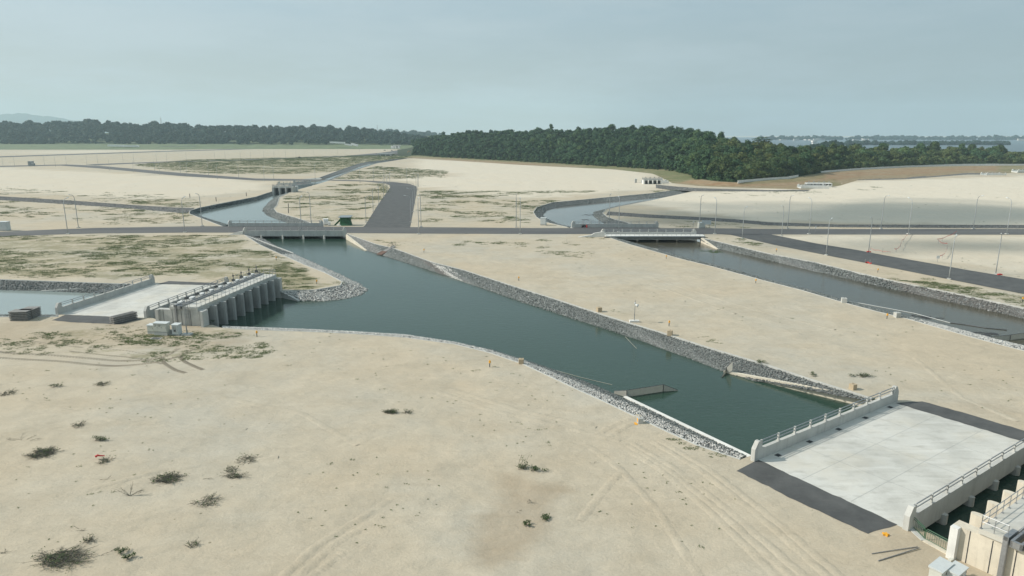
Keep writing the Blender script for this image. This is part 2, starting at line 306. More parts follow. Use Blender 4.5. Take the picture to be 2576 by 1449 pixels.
# ------------------------------------------------------------------ ground, water, roads
GR = {  # weed fields: outline on the photograph's ground, strength
 'near_left': ([(-80, 592), (612, 592), (690, 640), (800, 690), (852, 712), (700, 732), (600, 716), (400, 690), (380, 700), (-80, 700)], .9),
 'near_left2': ([(40, 640), (560, 640), (560, 700), (300, 705), (0, 700)], .25),
 'pen': ([(690, 655), (800, 688), (855, 712), (790, 728), (705, 731), (690, 700)], 1.0),
 'far_olive': ([(330, 415), (470, 402), (800, 394), (1000, 388), (1060, 395), (920, 408), (840, 432), (700, 440), (500, 436), (400, 425)], .95),
 'island': ([(720, 490), (820, 465), (960, 462), (978, 472), (930, 555), (810, 560), (740, 540), (705, 525)], .72),
 'mid': ([(1060, 480), (1500, 480), (1400, 508), (1345, 530), (1350, 560), (1050, 566)], .66),
 'cab': ([(100, 835), (400, 845), (560, 826), (720, 850), (660, 900), (380, 915), (150, 880)], .70),
 'cab2': ([(-60, 800), (140, 800), (300, 815), (520, 835), (600, 880), (330, 900), (-60, 890)], .52),
 'right': ([(2270, 712), (2576, 770), (2700, 790), (2700, 765), (2500, 735), (2330, 700)], .85),
 'right2': ([(2110, 678), (2300, 712), (2480, 745), (2400, 715), (2250, 682), (2120, 660)], .6),
 'leftmid': ([(-80, 500), (130, 510), (480, 535), (560, 566), (300, 566), (-80, 570)], .55),
 'leftmid2': ([(330, 505), (500, 498), (500, 520), (430, 520), (330, 512)], .7),
 'leftfar': ([(-80, 470), (-80, 494), (180, 503), (420, 519), (520, 505), (400, 488)], .5),
 'far1': ([(-80, 396), (430, 380), (560, 392), (330, 410), (-80, 414)], .66),
 'far2': ([(560, 376), (900, 368), (900, 392), (640, 402), (440, 402)], .66),
 'mid2': ([(820, 452), (880, 432), (950, 418), (1130, 430), (1110, 448), (960, 450)], .7),
 'mid3': ([(1288, 590), (1540, 592), (1480, 650), (1000, 618), (920, 600)], .42),
 'rmid': ([(1640, 478), (1740, 476), (1700, 484), (1600, 488), (1560, 500)], .75),
 'risl': ([(1550, 545), (1900, 562), (1900, 574), (1700, 572), (1560, 552)], .55),
 'rmid2': ([(1800, 480), (2200, 478), (2250, 462), (2000, 490), (1830, 500)], .45),
 'rbank': ([(1800, 600), (1900, 622), (2000, 645), (2000, 630), (1860, 598)], .55),
 'curbR': ([(1440, 750), (1720, 840), (1960, 915), (2060, 950), (1960, 905), (1720, 825)], .6),
 'curbL': ([(1440, 985), (1860, 1160), (1800, 1160), (1640, 1085)], .45),
}
DAMP = [([(-60, 800), (330, 805), (560, 830), (650, 850), (520, 890), (250, 870), (-60, 870)], .55), ([(1270, 1190), (1420, 1230), (1400, 1330), (1230, 1449), (1180, 1449), (1230, 1290)], .8), ([(2230, 1320), (2400, 1390), (2576, 1470), (2300, 1449), (2180, 1370)], .35),
        ([(1550, 548), (1760, 556), (1760, 566), (1600, 562)], .4), ([(2260, 1000), (2576, 1010), (2620, 1090), (2400, 1040)], .35), ([(1040, 425), (1180, 440), (1100, 446), (1000, 436)], .6)]
PALE = [([(1060, 400), (1640, 430), (1690, 470), (1340, 500), (1050, 470), (1000, 440)], .8), ([(1520, 500), (2200, 455), (2700, 440), (2700, 570), (1900, 556)], 1.0), ([(-60, 420), (640, 452), (680, 478), (400, 500), (-60, 480)], .7), ([(1860, 592), (2700, 592), (2700, 700)], .6), ([(0, 384), (430, 376), (0, 392)], .7)]
def ground():
    pts = []
    Yr = [-60, 0, 20]; y = 34.0
    while y < 900: Yr.append(y); y *= 1.028
    Yr += [1000, 1150, 1300, 1500, 1900, 2600, 4000, 7000]
    for i, Y in enumerate(Yr):
        w = max(60, Y*.95+20); n = 64 if 34 <= Y < 900 else 16
        for j in range(n+1):
            X = -w+2*w*j/n; X += (NR.random()-.5)*w/n; YY = Y*(1+(NR.random()-.5)*.02)
            pts.append((X, YY))
    pts = np.array(pts); keep = ~(inpoly(pts[:, 0], pts[:, 1], hole1) | inpoly(pts[:, 0], pts[:, 1], hole2)); pts = pts[keep]
    V = [(-14000, -300), (14000, -300), (14000, 14000), (-14000, 14000)]; E = [(0, 1), (1, 2), (2, 3), (3, 0)]
    for h in (hole1, hole2):
        o = len(V); V += list(h); E += [(o+i, o+(i+1) % len(h)) for i in range(len(h))]
    V += [tuple(p) for p in pts]
    r = geometry.delaunay_2d_cdt([Vector(p) for p in V], E, [], 0, 1e-4)
    vs = np.array([(p.x, p.y) for p in r[0]]); fs = np.array([f for f in r[2]])
    ctr = vs[fs].mean(1); k = ~(inpoly(ctr[:, 0], ctr[:, 1], hole1) | inpoly(ctr[:, 0], ctr[:, 1], hole2)); fs = fs[k]
    d = vs[fs]; cr = (d[:, 1, 0]-d[:, 0, 0])*(d[:, 2, 1]-d[:, 0, 1])-(d[:, 1, 1]-d[:, 0, 1])*(d[:, 2, 0]-d[:, 0, 0]); fs[cr < 0] = fs[cr < 0][:, ::-1]
    V3 = np.c_[vs, np.zeros(len(vs))]; me = npmesh('ground', V3, fs, M['sand'])
    X, Y = vs[:, 0], vs[:, 1]; ok = Y > 30; u, v = pxarr(X, np.maximum(Y, 30)); ma = np.zeros((len(vs), 4), np.float32); ma[:, 3] = 1
    for poly, w in GR.values(): ma[:, 0] = np.maximum(ma[:, 0], np.where(inpoly(u, v, poly) & ok, w, 0))
    for poly, w in DAMP: ma[:, 1] = np.maximum(ma[:, 1], np.where(inpoly(u, v, poly) & ok, w, 0))
    for poly, w in PALE: ma[:, 2] = np.maximum(ma[:, 2], np.where(inpoly(u, v, poly) & ok, w, 0))
    ma[:, 0] = np.maximum(ma[:, 0], .10); ma[(Y > 1000), 0] = np.maximum(ma[(Y > 1000), 0], .35)
    a = me.color_attributes.new('mask', 'FLOAT_COLOR', 'POINT'); a.data.foreach_set('color', ma.ravel())
    struct(link('ground', me))
ground()
def polysheet(name, poly, z, material):
    tri = geometry.tessellate_polygon([[Vector((p[0], p[1], 0)) for p in poly]]); m = MB()
    fs = []
    for t in tri:
        a, b, c = (poly[i] for i in t)
        fs.append(tuple(t) if (b[0]-a[0])*(c[1]-a[1])-(b[1]-a[1])*(c[0]-a[0]) > 0 else tuple(t[::-1]))
    m.add([(p[0], p[1], z) for p in poly], fs); return m.build(name, material)
struct(polysheet('canal_water', hole1, WZ, M['canal_water'])); struct(polysheet('canal_water', hole2, WZ, M['brown_water']))
struct(polysheet('pool_water', [lb(.9, -6), lb(.9, .4)]+c2(LL)[::-1]+[at(-330, 797.5)[:2], at(-330, 688)[:2]]+c2(LU)+[lb(26.3, -3), lb(26.3, -6)], WZ+.012, M['calm_water']))
struct(polysheet('pool_water', c2(UL)+[at(690, 479)[:2], at(757, 459)[:2], at(764, 450)[:2]]+c2(FL)+c2(FR)[::-1]+[at(806, 461)[:2]]+c2(UR)+[(-75, 232), (-96, 232)], WZ+.012, M['upper_water']))
struct(polysheet('pool_water', [(27, 232)]+c2(VO)+c2(VI)+[(48, 232)], WZ+.012, M['calm_brown_water']))
struct(polysheet('sea_water', [(180, 860), (3500, 700), (6500, 2600), (6500, 7800), (800, 7800), (420, 2200)], .25, M['sea_water']))

def road(name, top, bot, material, z): o = strip(name, px(top, z), px(bot, z), material); o.data.flip_normals(); return struct(o)
MT = [(-700, 597), (-150, 586), (0, 583), (125, 577.5), (250, 573), (500, 569.1), (700, 569.5), (919, 570.4), (1144, 572), (1338, 573.6), (1550, 573.8), (1788, 574), (1932, 575.7), (2250, 576), (2576, 576), (2760, 576.5), (3500, 578.5)]
MBt = [(-700, 614), (-150, 599.5), (0, 595.5), (125, 590.5), (250, 587), (500, 584.9), (700, 585.5), (919, 586.6), (1144, 588), (1338, 588.6), (1550, 588.8), (1788, 589), (1932, 589.6), (2250, 590), (2576, 590.3), (2760, 591), (3500, 594)]
road('main_road', MT, MBt, M['asphalt'], .03)
B1L = [(912, 572), (919, 566), (950, 516), (981.5, 471.6), (980, 466), (969, 461.6), (919, 456.6), (824, 454), (800, 454.6), (759, 455), (644, 454), (450, 442.5), (330, 431), (250, 423.5), (150, 416.5), (0, 420), (-150, 423)]
B1R = [(1031, 573), (1033, 565), (1042, 516), (1049, 478), (1048, 469), (1031, 462.4), (989, 457.5), (900, 453.4), (819, 451.6), (760, 450.6), (644, 449), (450, 434.5), (330, 424), (250, 417), (165, 413.6), (0, 417), (-150, 419)]
road('side_road', B1R[:5], B1L[:5], M['fresh'], .045); road('side_road', B1R[4:], B1L[4:], M['asphalt'], .04)
B2T = [(1905, 590), (1939.5, 589.6), (2057, 612.9), (2157, 628.8), (2219.5, 641), (2357, 665), (2432, 678.8), (2576, 702.5), (2760, 735), (3500, 868)]
B2B = [(1815, 589), (1850, 593), (1913, 609), (1982, 622.5), (2072, 640), (2182, 661), (2307, 686), (2482, 721), (2760, 775)]
B2B = [(1812, 589), (1838, 590.5), (1945, 615), (2050, 636), (2110, 648), (2245, 674), (2330, 691), (2482, 721), (2680, 760), (3480, 920)]
road('side_road', B2T, B2B, M['fresh'], .05)
road('far_track', [(215, 413.5), (400, 406.8), (644, 400.4), (869, 392), (960, 384), (1050, 371)], [(240, 416), (400, 409), (644, 402.4), (869, 394), (985, 392), (1062, 385)], M['asphalt'], .05)
road('far_ditch', [(-150, 393.5), (0, 393), (440, 378.8), (644, 373.2), (770, 367)], [(-150, 396.5), (0, 396), (440, 381), (644, 375), (770, 368.2)], M['ditch_stone'], .05)
# asphalt aprons at the two gate bridges
def ragged(P_, j=.09):
    r = random.Random(5); out = []
    for i, p in enumerate(P_):
        q = P_[(i+1) % len(P_)]; n = max(1, int(math.hypot(q[0]-p[0], q[1]-p[1])/.7))
        out += [(p[0]+(q[0]-p[0])*k/n+(r.uniform(-j, j) if k else 0), p[1]+(q[1]-p[1])*k/n+(r.uniform(-j, j) if k else 0)) for k in range(n)]
    return out
struct(polysheet('approach_road', ragged([at(*p)[:2] for p in [(1853, 1185), (1908, 1157), (2258, 1320), (2183, 1343), (2020, 1268)]]), .02, M['fresh']))
struct(polysheet('approach_road', ragged([at(*p)[:2] for p in [(2253, 1014), (2320, 1010), (2420, 1037), (2580, 1085), (2700, 1122), (2700, 1160), (2576, 1112)]]), .02, M['fresh']))
struct(polysheet('approach_road', ragged([at(*p)[:2] for p in [(130, 806), (165, 792), (250, 795), (362, 802), (345, 806), (300, 816), (180, 811)]]), .02, M['fresh']))
struct(polysheet('approach_road', ragged([at(*p)[:2] for p in [(395, 715), (425, 707), (545, 712), (560, 718)]]), .02, M['fresh']))

# ------------------------------------------------------------------ banks: slope sheet, edge beam, stones
ROCK = []   # (points A (curb), B (water), colour function, density scale)
def bank(name, B, sub=-.5):
    A = px(C(B)); W = []
    for c_, w in B: W.append(at(w[0], w[1], w[2] if len(w) > 2 else WZ))
    A2 = []; W2 = []
    for a, w in zip(A, W):
        av, wv = Vector(a), Vector(w); d = (wv-av); A2.append((a[0], a[1], -.12)); e = wv+d*.25 if w[2] <= WZ+.01 else wv
        W2.append((e.x, e.y, e.z-.12))
    o = strip(name, A2, W2, M['grey_stone']); struct(o)
    # orientation
    if o.data.polygons[0].normal.z < 0: o.data.flip_normals()
    return A, W
def edge(pts, w=.35, h=.12, name='edge_kerb'):
    m = MB(); P_ = [Vector((p[0], p[1])) for p in pts]; n = len(P_); offs = []
    for i in range(n):
        d = (P_[min(i+1, n-1)]-P_[max(i-1, 0)]).normalized(); offs.append(Vector((-d.y, d.x))*w*.5)
    vs = []
    for p, o in zip(P_, offs): vs += [(p.x-o.x, p.y-o.y, -.3), (p.x-o.x, p.y-o.y, h), (p.x+o.x, p.y+o.y, h), (p.x+o.x, p.y+o.y, -.3)]
    fs = []
    for i in range(n-1):
        a, b = 4*i, 4*i+4; fs += [(a, b, b+1, a+1), (a+1, b+1, b+2, a+2), (a+2, b+2, b+3, a+3)]
    m.add(vs, fs); return struct(m.build(name, M['con']))
grey = lambda s, t: (0.14, .145, .145); 
def colR1(s, t):
    if .30 < s < .385 and t > .1: return 'w' if s > .345 else 'g2'
    if s < .12 : return 'm'
    return 'g'
def colL1(s, t): return 'w' if (t < .5 or s < .45) else 'g'
def colPN(s, t):
    if s < .22: return 'w2'
    return 'w' if s > .42 else 'g'
BK = [('canal_bank', R1, colR1), ('canal_bank', L1, colL1), ('canal_bank', PN, colPN), ('canal_bank', LU, lambda s, t: 'g'), ('canal_bank', LL, lambda s, t: 'g'), ('canal_bank', UL, lambda s, t: 'g'), ('canal_bank', UR, lambda s, t: 'g'), ('canal_bank', FL, lambda s, t: 'g'), ('canal_bank', FR, lambda s, t: 'g'),
      ('canal_bank', R2, lambda s, t: 'w' if s > .915 else ('g2' if s > .5 else 'g')), ('canal_bank', L2, lambda s, t: 'w' if s > .68 else 'g'), ('canal_bank', VO, lambda s, t: 'g'), ('canal_bank', VI, lambda s, t: 'g')]
PAL = {'g': ((.145, .165, .158), (.285, .30, .288)), 'g2': ((.16, .155, .145), (.24, .23, .215)), 'w': ((.52, .51, .48), (.80, .78, .73)), 'w2': ((.26, .26, .25), (.46, .46, .44)), 'm': ((.16, .165, .16), (.42, .42, .40))}
ico_v = None
def ico():
    t = (1+5**.5)/2; v = np.array([(-1, t, 0), (1, t, 0), (-1, -t, 0), (1, -t, 0), (0, -1, t), (0, 1, t), (0, -1, -t), (0, 1, -t), (t, 0, -1), (t, 0, 1), (-t, 0, -1), (-t, 0, 1)], float); v /= np.linalg.norm(v[0])
    f = np.array([(0, 11, 5), (0, 5, 1), (0, 1, 7), (0, 7, 10), (0, 10, 11), (1, 5, 9), (5, 11, 4), (11, 10, 2), (10, 7, 6), (7, 1, 8), (3, 9, 4), (3, 4, 2), (3, 2, 6), (3, 6, 8), (3, 8, 9), (4, 9, 5), (2, 4, 11), (6, 2, 10), (8, 6, 7), (9, 8, 1)])
    return v, f
IV, IF = ico()
def rocks(P_, r, cols, name='riprap'):
    n = len(P_); k = 12
    V = IV[None]*(1+(NR.random((n, k, 1))-.5)*.7)
    ax = NR.random((n, 1, 3))*.75+.6; V = V*ax; th = NR.random(n)*6.283; ph = NR.random(n)*6.283
    c_, s_ = np.cos(th)[:, None], np.sin(th)[:, None]; x = V[..., 0]*c_-V[..., 1]*s_; y = V[..., 0]*s_+V[..., 1]*c_; z = V[..., 2]
    c_, s_ = np.cos(ph)[:, None]*.6+.4, np.sin(ph)[:, None]*.6; y, z = y*c_-z*s_, y*s_+z*c_
    V = np.stack([x, y, z*.62], -1)*r[:, None, None]+P_[:, None]
    Fc = IF[None]+(np.arange(n)*k)[:, None, None]; colr = np.repeat(np.c_[cols, np.ones(n)], k, 0)
    return stuff(link(name, npmesh(name, V, Fc, M['rock'], colr)))
def bank_rocks():
    allP, allr, allc = [], [], []
    for name, B, cf in BK:
        A, W = bank(name, B)
        A = np.array(A); W = np.array(W); seg = np.linalg.norm(np.diff(A, axis=0), axis=1); cum = np.r_[0, np.cumsum(seg)]/seg.sum()
        edge(A, .24, .06 if A[:, 1].mean() < 200 else .12)
        for i in range(len(A)-1):
            a0, a1, w0, w1 = A[i], A[i+1], W[i], W[i+1]; w_ = (np.linalg.norm(w0-a0)+np.linalg.norm(w1-a1))/2; area = w_*(np.linalg.norm(a1-a0)+np.linalg.norm(w1-w0))/2; D = (a0[1]+a1[1])/2
            if D > 420: continue
            r0 = .09 if (D < 100 and B is L1) else .12 if D < 125 else (.17 if D < 260 else .27)
            n = int(min(area, 4000)*1.45/(r0*r0*4)*(1.0 if D < 260 else .8)); s = NR.random(n); t = NR.random(n)**.95*1.03
            q = (a0*(1-s)[:, None]+a1*s[:, None])*(1-t)[:, None]+(w0*(1-s)[:, None]+w1*s[:, None])*t[:, None]
            q[:, 2] += -.10+NR.random(n)*.07
            if B is L1 or B is L2: q[:, 2] += (.24 if D < 160 else .4)*np.sin(np.pi*np.clip(t, 0, 1)**.55)
            r = r0*(.6+.8*NR.random(n)); S = cum[i]+(cum[i+1]-cum[i])*s
            cc = np.zeros((n, 3))
            for j in range(n):
                lo, hi = PAL[cf(S[j]+(NR.random()-.5)*.03, t[j]+(NR.random()-.5)*.2)]; f = NR.random()**1.3
                cc[j] = [lo[m]+(hi[m]-lo[m])*f for m in range(3)]
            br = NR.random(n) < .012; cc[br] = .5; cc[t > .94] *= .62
            allP.append(q); allr.append(r); allc.append(cc)
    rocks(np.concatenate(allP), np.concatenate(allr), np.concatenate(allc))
bank_rocks()
# shallow stone-lined ditches
def ditch(top, bot, name='stone_ditch'):
    o = strip(name, px(top, .04), px(bot, .04), M['ditch_stone']); o.data.flip_normals(); struct(o)
    A = np.array(px(top, .1)); B = np.array(px(bot, .1)); P_ = []; 
    for i in range(len(A)-1):
        D = A[i][1]; area = np.linalg.norm(A[i]-A[i+1])*np.linalg.norm(A[i]-B[i]); n = int(min(area, 3000)*1.2); s = NR.random((n, 1)); t = NR.random((n, 1))
        P_.append((A[i]*(1-s)+A[i+1]*s)*(1-t)+(B[i]*(1-s)+B[i+1]*s)*t)
    P_ = np.concatenate(P_); n = len(P_); P_[:, 2] = .05; f = NR.random((n, 1))
    P_[:, 2] = .0; return P_, .16+.22*NR.random(n), np.array([.10, .102, .10])*(1-f)+np.array([.25, .245, .23])*f
dd = [ditch([(-150, 488), (0, 493.6), (175, 504), (350, 516.6), (437, 521.6), (490, 523)], [(-150, 497), (0, 503), (175, 514), (325, 524), (437, 534), (470, 537)]),
      ditch([(1530, 532), (1644, 540), (1744, 545), (1844, 551), (1932, 558.6), (2107, 564.6), (2576, 566), (2760, 567)], [(1525, 541), (1632, 547.5), (1744, 553), (1844, 559), (1932, 566.6), (2107, 571.5), (2576, 574.4), (2760, 575)]),
      ditch([(1752, 473), (1850, 476), (1932, 478), (2040, 477)], [(1745, 481), (1850, 481), (1932, 481.5), (2030, 481)]),
      ditch([(1650, 464), (1700, 469), (1752, 473)], [(1650, 473), (1690, 478), (1745, 481)]),
      ditch([(2160, 450), (2282, 446), (2432, 435), (2500, 436)], [(2157, 453.5), (2282, 450.5), (2432, 439), (2500, 439)])]
rocks(*[np.concatenate([d[k] for d in dd]) for k in range(3)])

# ------------------------------------------------------------------ grass and weeds (uncountable)
def tufts(name, centers, size, n_each, leaf, material, h=.12, seed=1):
    r = np.random.default_rng(seed); k = len(centers); cnt = np.clip(size**2*2.6/(leaf**2), 7, 150).astype(int)
    c_ = np.repeat(centers, cnt, 0); sz = np.repeat(size, cnt); lf = np.repeat(leaf, cnt)
    n = len(c_); an = r.random(n)*6.283; rad = np.sqrt(r.random(n))*sz; el = np.repeat(r.random(k)*.5+.35, cnt); bl = np.repeat(r.random(k)*.8-.4, cnt)
    ox = np.cos(an)*rad; oy = np.sin(an)*rad*el+ox*bl
    base = np.stack([c_[:, 0]+ox, c_[:, 1]+oy, np.full(n, .015)+r.random(n)*.03], -1)
    d = r.random(n)*6.283; l = lf*(.5+r.random(n)); dx = np.stack([np.cos(d)*l, np.sin(d)*l, r.random(n)*h*lf*3], -1); w = np.stack([-np.sin(d)*l*.35, np.cos(d)*l*.35, r.random(n)*h*lf*1.2], -1)
    V = np.stack([base-w*.6, base+w*.6, base+dx], 1); Fc = np.arange(n*3).reshape(-1, 3)
    return stuff(link(name, npmesh(name, V, Fc, material)))
def scatter_grass():
    cen, siz = [], []
    spec = {'near_left': (.75, .50), 'pen': (.45, .42), 'island': (.34, .54), 'mid': (.34, .55), 'cab': (2.2, .50), 'cab2': (1.3, .57), 'right': (.8, .45), 'right2': (.7, .56), 'leftmid': (.25, .55), 'leftmid2': (.3, .5), 'leftfar': (.14, .56), 'far_olive': (.09, .36), 'mid2': (.14, .46), 'mid3': (.30, .62), 'rmid': (.2, .45), 'risl': (.25, .55), 'rmid2': (.08, .5), 'rbank': (.5, .5), 'curbR': (.9, .55), 'curbL': (1.0, .57)}
    for key, (dens, th) in spec.items():
        w = np.array([at(*p)[:2] for p in GR[key][0]]); x0, y0 = w.min(0); x1, y1 = w.max(0); n = int(min((x1-x0)*(y1-y0)*dens, 26000)); q = np.c_[NR.uniform(x0, x1, n), NR.uniform(y0, y1, n)]
        s = 4+y0/60
        nz = .55*vnoise(q[:, 0], q[:, 1]*1.5, s*2.2, 3)+.45*vnoise(q[:, 0], q[:, 1], s*.6, 5)
        ok = inpoly(q[:, 0], q[:, 1], w) & (nz > th) & ~inpoly(q[:, 0], q[:, 1], hole1) & ~inpoly(q[:, 0], q[:, 1], hole2)
        u, v = pxarr(q[:, 0], q[:, 1]); ok &= ~inpoly(u, v, B1L[:5]+B1R[:5][::-1]) & ~inpoly(u, v, B2T+B2B[::-1])
        q = q[ok]; cen.append(q); siz.append((.18+NR.random(len(q))**2.8*1.5)*(.75+q[:, 1]/330)*(.6 if key.startswith('cab') or key.startswith('curb') else 1))
    # sparse strays everywhere on the sand
    n = 2400; Y = 40*np.exp(NR.random(n)*2.4); X = (NR.random(n)*2-1)*Y*.8; nz = vnoise(X, Y, 14, 9); u, v = pxarr(X, Y)
    ok = (nz > .55) & ~inpoly(X, Y, hole1) & ~inpoly(X, Y, hole2) & ~inpoly(u, v, B1L[:5]+B1R[:5][::-1]) & ~inpoly(u, v, B2T+B2B[::-1]) & ~((v > 566) & (v < 600)) & ~inpoly(u, v, [(1850, 1185), (1900, 1100), (2260, 980), (2700, 1080), (2700, 1449), (2230, 1449), (2240, 1345)])
    ok &= ~inpoly(u, v, [(130, 820), (130, 780), (390, 690), (600, 690), (720, 700), (700, 760), (540, 850), (360, 850)])
    q = np.c_[X, Y][ok]; cen.append(q); siz.append((.05+NR.random(len(q))**3*.4)*(.5+Y[ok]/230))
    c_ = np.concatenate(cen); s_ = np.concatenate(siz)
    leaf = np.clip(.06+c_[:, 1]/900, .08, .8)
    tufts('grass', c_, s_, 26, leaf, M['weed_leaf'], .12)
scatter_grass()

# ------------------------------------------------------------------ bridges
def bridge(name, label, loc, rz, Lx, W, npier, skew=0, wet='con', para='con', soff=-.5, grates=0, posts=True, scale_h=1.0, end=True, joints=0, pier_x=None, deckm='deck', base=-2.4):
    root = thing(name, label, 'bridge', loc, rz)
    def B(m, nm, mt, par=root):
        m.v = [(x+skew*(-y)/W, y, z) for x, y, z in m.v]; return m.build(nm, M[mt], par)
    B(MB().box(0, Lx, -W, 0, soff, .012), 'deck', deckm)
    if joints:
        j = MB()
        for i in range(1, joints+1): j.box(.5, Lx-.5, -W*i/(joints+1)-.02, -W*i/(joints+1)+.02, .012, .016)
        for i in range(1, 4): j.box(Lx*i/4-.02, Lx*i/4+.02, -W+.4, -.4, .012, .0165)
        B(j, 'deck_joint', 'cond')
    ph, rh = 1.15*scale_h, 2.0*scale_h
    n = max(4, int(Lx/2.9))
    for s, y0, y1 in ((0, .003, .38), (1, -W-.38, -W-.003)):
        m = MB(); m.box(.85, Lx-.85, y0, y1, soff-.35, ph)
        p = B(m, 'parapet', para)
        ym = (y0+y1)/2
        for e in (0, 1):
            q = [(-.2, -.9 if end else soff), (.88, -.9 if end else soff), (.88, ph+.12), (.62, rh+.05), (.30, rh+.05), (-.2, ph+.15)]
            if e: q = [(Lx-a, z) for a, z in q][::-1]
            B(MB().add([(a, y0-.04, z) for a, z in q]+[(a, y1+.04, z) for a, z in q], [tuple(range(6)), tuple(range(11, 5, -1))]+[(i, 6+i, 6+(i+1) % 6, (i+1) % 6) for i in range(6)]), 'end_post', para, root)
        r = MB()
        for z in (ph+(rh-ph)*.52, rh-.06): r.tube([(.7, ym, z), (Lx-.7, ym, z)], .055, 6)
        rl = B(r, 'railing', 'steel', p)
        for i in range(n+1):
            x = 1.05+(Lx-2.1)*i/n
            B(MB().box(x-.08, x+.08, ym-.09, ym+.09, ph, rh).box(x-.16, x+.16, ym-.17, ym+.17, ph, ph+.06), 'rail_post', 'conw' if para == 'conw' else 'con', p)
    xs = pier_x or [Lx*(i+1)/(npier+1) for i in range(npier)]
    for x in xs:
        pl = [(x-.3, .5), (x-.3, -W-.5), (x-.18, -W-.72), (x+.18, -W-.72), (x+.3, -W-.5), (x+.3, .5), (x+.18, .72), (x-.18, .72)]
        B(MB().prism(pl, base, soff-.02).box(x-.5, x+.5, -W-.2, .2, soff-.34, soff-.005), 'pier', 'con')
    for x0, x1 in ((-.6, .02), (Lx-.02, Lx+.6)): B(MB().box(x0, x1, -W-.36, .36, base, soff-.01 if not end else -.02), 'abutment', wet)
    for i in range(grates):
        x = Lx*(i+.55)/grates; f = B(MB().box(x-.32, x+.32, -.75, -.25, .013, .024), 'drain_grate', 'dgrey')
    return root
def ang(u): return math.atan2(u.y, u.x)
bridge('road_bridge', 'pale concrete gate bridge with dark asphalt strips at both ends, closest to the camera', (nb_A.x, nb_A.y, 0), ang(nb_u), 27.7, 14.5, 4, grates=5, joints=2, pier_x=[1.05, 6.25, 11.5, 16.7, 21.8], wet='conc', soff=-.55)
bridge('road_bridge', 'pale concrete gate bridge beside the slab stacks and the row of nine hoists', (lb_A.x, lb_A.y, 0), ang(lb_u), 27.0, 17.2, 4, joints=3, soff=-.5)
bridge('road_bridge', 'grey road bridge over the green canal, with a blue-grey rear parapet and five dark openings', (-100.6, 241.6, 0), 0, 33.4, 19.2, 4, skew=12.6, soff=-.25, scale_h=1.12, deckm='asphalt', para='con', pier_x=[5.6, 12.6, 19.4, 26.2])
bb = bridge('road_bridge', 'road bridge over the brown canal, with a wide white slab along its near side', (21.2, 239.3, 0), 0, 30.2, 20.6, 4, skew=7.6, soff=-.25, scale_h=1.12, deckm='asphalt', para='con', pier_x=[5.2, 11.6, 18, 24.4])
# utility slab and pipe along the near side of that bridge
ps = MB(); ps.v = []; ps.box(29.6, 61.2, 214.6, 218.2, .35, .62); ps.v = [(x-21.2, y-239.3, z) for x, y, z in ps.v]; ps.build('footway_slab', M['conw'], bb)
ps = MB().tube([(29.2-21.2, 214.45-239.3, .02), (62-21.2, 214.45-239.3, .02)], .17, 8); ps.build('pipe', M['black'], bb)
ps = MB().box(29.8-21.2, 60.8-21.2, 214.7-239.3, 215.3-239.3, -.55, .34); ps.build('footway_beam', M['con'], bb)
for i in range(22):
    x = 30+31*i/21-21.2; MB().box(x-.03, x+.03, 214.75-239.3, 214.85-239.3, .62, 1.1).build('guard_post', M['steel'], bb)
MB().tube([(30-21.2, 214.8-239.3, 1.1), (61-21.2, 214.8-239.3, 1.1)], .03, 5).build('guard_rail', M['steel'], bb)
# stepped white abutment walls on the left of that bridge, as one retaining wall
def retaining(label, pts, h0, h1, th=.45, m='conw', zb=-.4, name='retaining_wall'):
    a = Vector(pts[0][:2]); b = Vector(pts[1][:2]); d = (b-a); n = Vector((-d.y, d.x)).normalized()*th/2; l = d.length
    o = thing(name, label, 'retaining wall', (a.x, a.y, 0), math.atan2(d.y, d.x))
    MB().add([(0, -th/2, zb), (l, -th/2, zb), (l, th/2, zb), (0, th/2, zb), (0, -th/2, h0), (l, -th/2, h1), (l, th/2, h1), (0, th/2, h0)], [(3, 2, 1, 0), (4, 5, 6, 7), (0, 1, 5, 4), (1, 2, 6, 5), (2, 3, 7, 6), (3, 0, 4, 7)]).build('wall', M[m], o)
    return o
def slopewall(label, p, q, m='conc', th=.4, zb=-2.2):
    a = Vector(p); b = Vector(q); return retaining(label, (a, b), p[2], q[2], th, m, zb)
st = thing('stepped_wall', 'white stepped concrete wall flanking the left end of the white slab bridge', 'retaining wall', (30, 216.3, 0))
MB().add([(0, -.3, -.3), (-6.6, -.3, -.3), (-9, -.3, 0), (-4.6, -.3, .75), (-3.8, -.3, 1.3), (-.9, -.3, 1.75), (0, -.3, 1.2)]+[(0, .3, -.3), (-6.6, .3, -.3), (-9, .3, 0), (-4.6, .3, .75), (-3.8, .3, 1.3), (-.9, .3, 1.75), (0, .3, 1.2)],
         [tuple(range(7)), tuple(range(13, 6, -1))]+[(i, 7+i, 7+(i+1) % 7, (i+1) % 7) for i in range(7)]).build('wall', M['conw'], st)
st = thing('stepped_wall', 'white sloping wall at the left end of the five-opening grey bridge', 'retaining wall', (-88.0, 221.8, 0))
MB().add([(0, -.3, -.3), (-5.5, -.3, -.2), (-1.4, -.3, .95), (0, -.3, 1.1), (0, .3, -.3), (-5.5, .3, -.2), (-1.4, .3, .95), (0, .3, 1.1)], [(0, 1, 2, 3), (7, 6, 5, 4), (0, 4, 5, 1), (1, 5, 6, 2), (2, 6, 7, 3), (3, 7, 4, 0)]).build('wall', M['conw'], st)
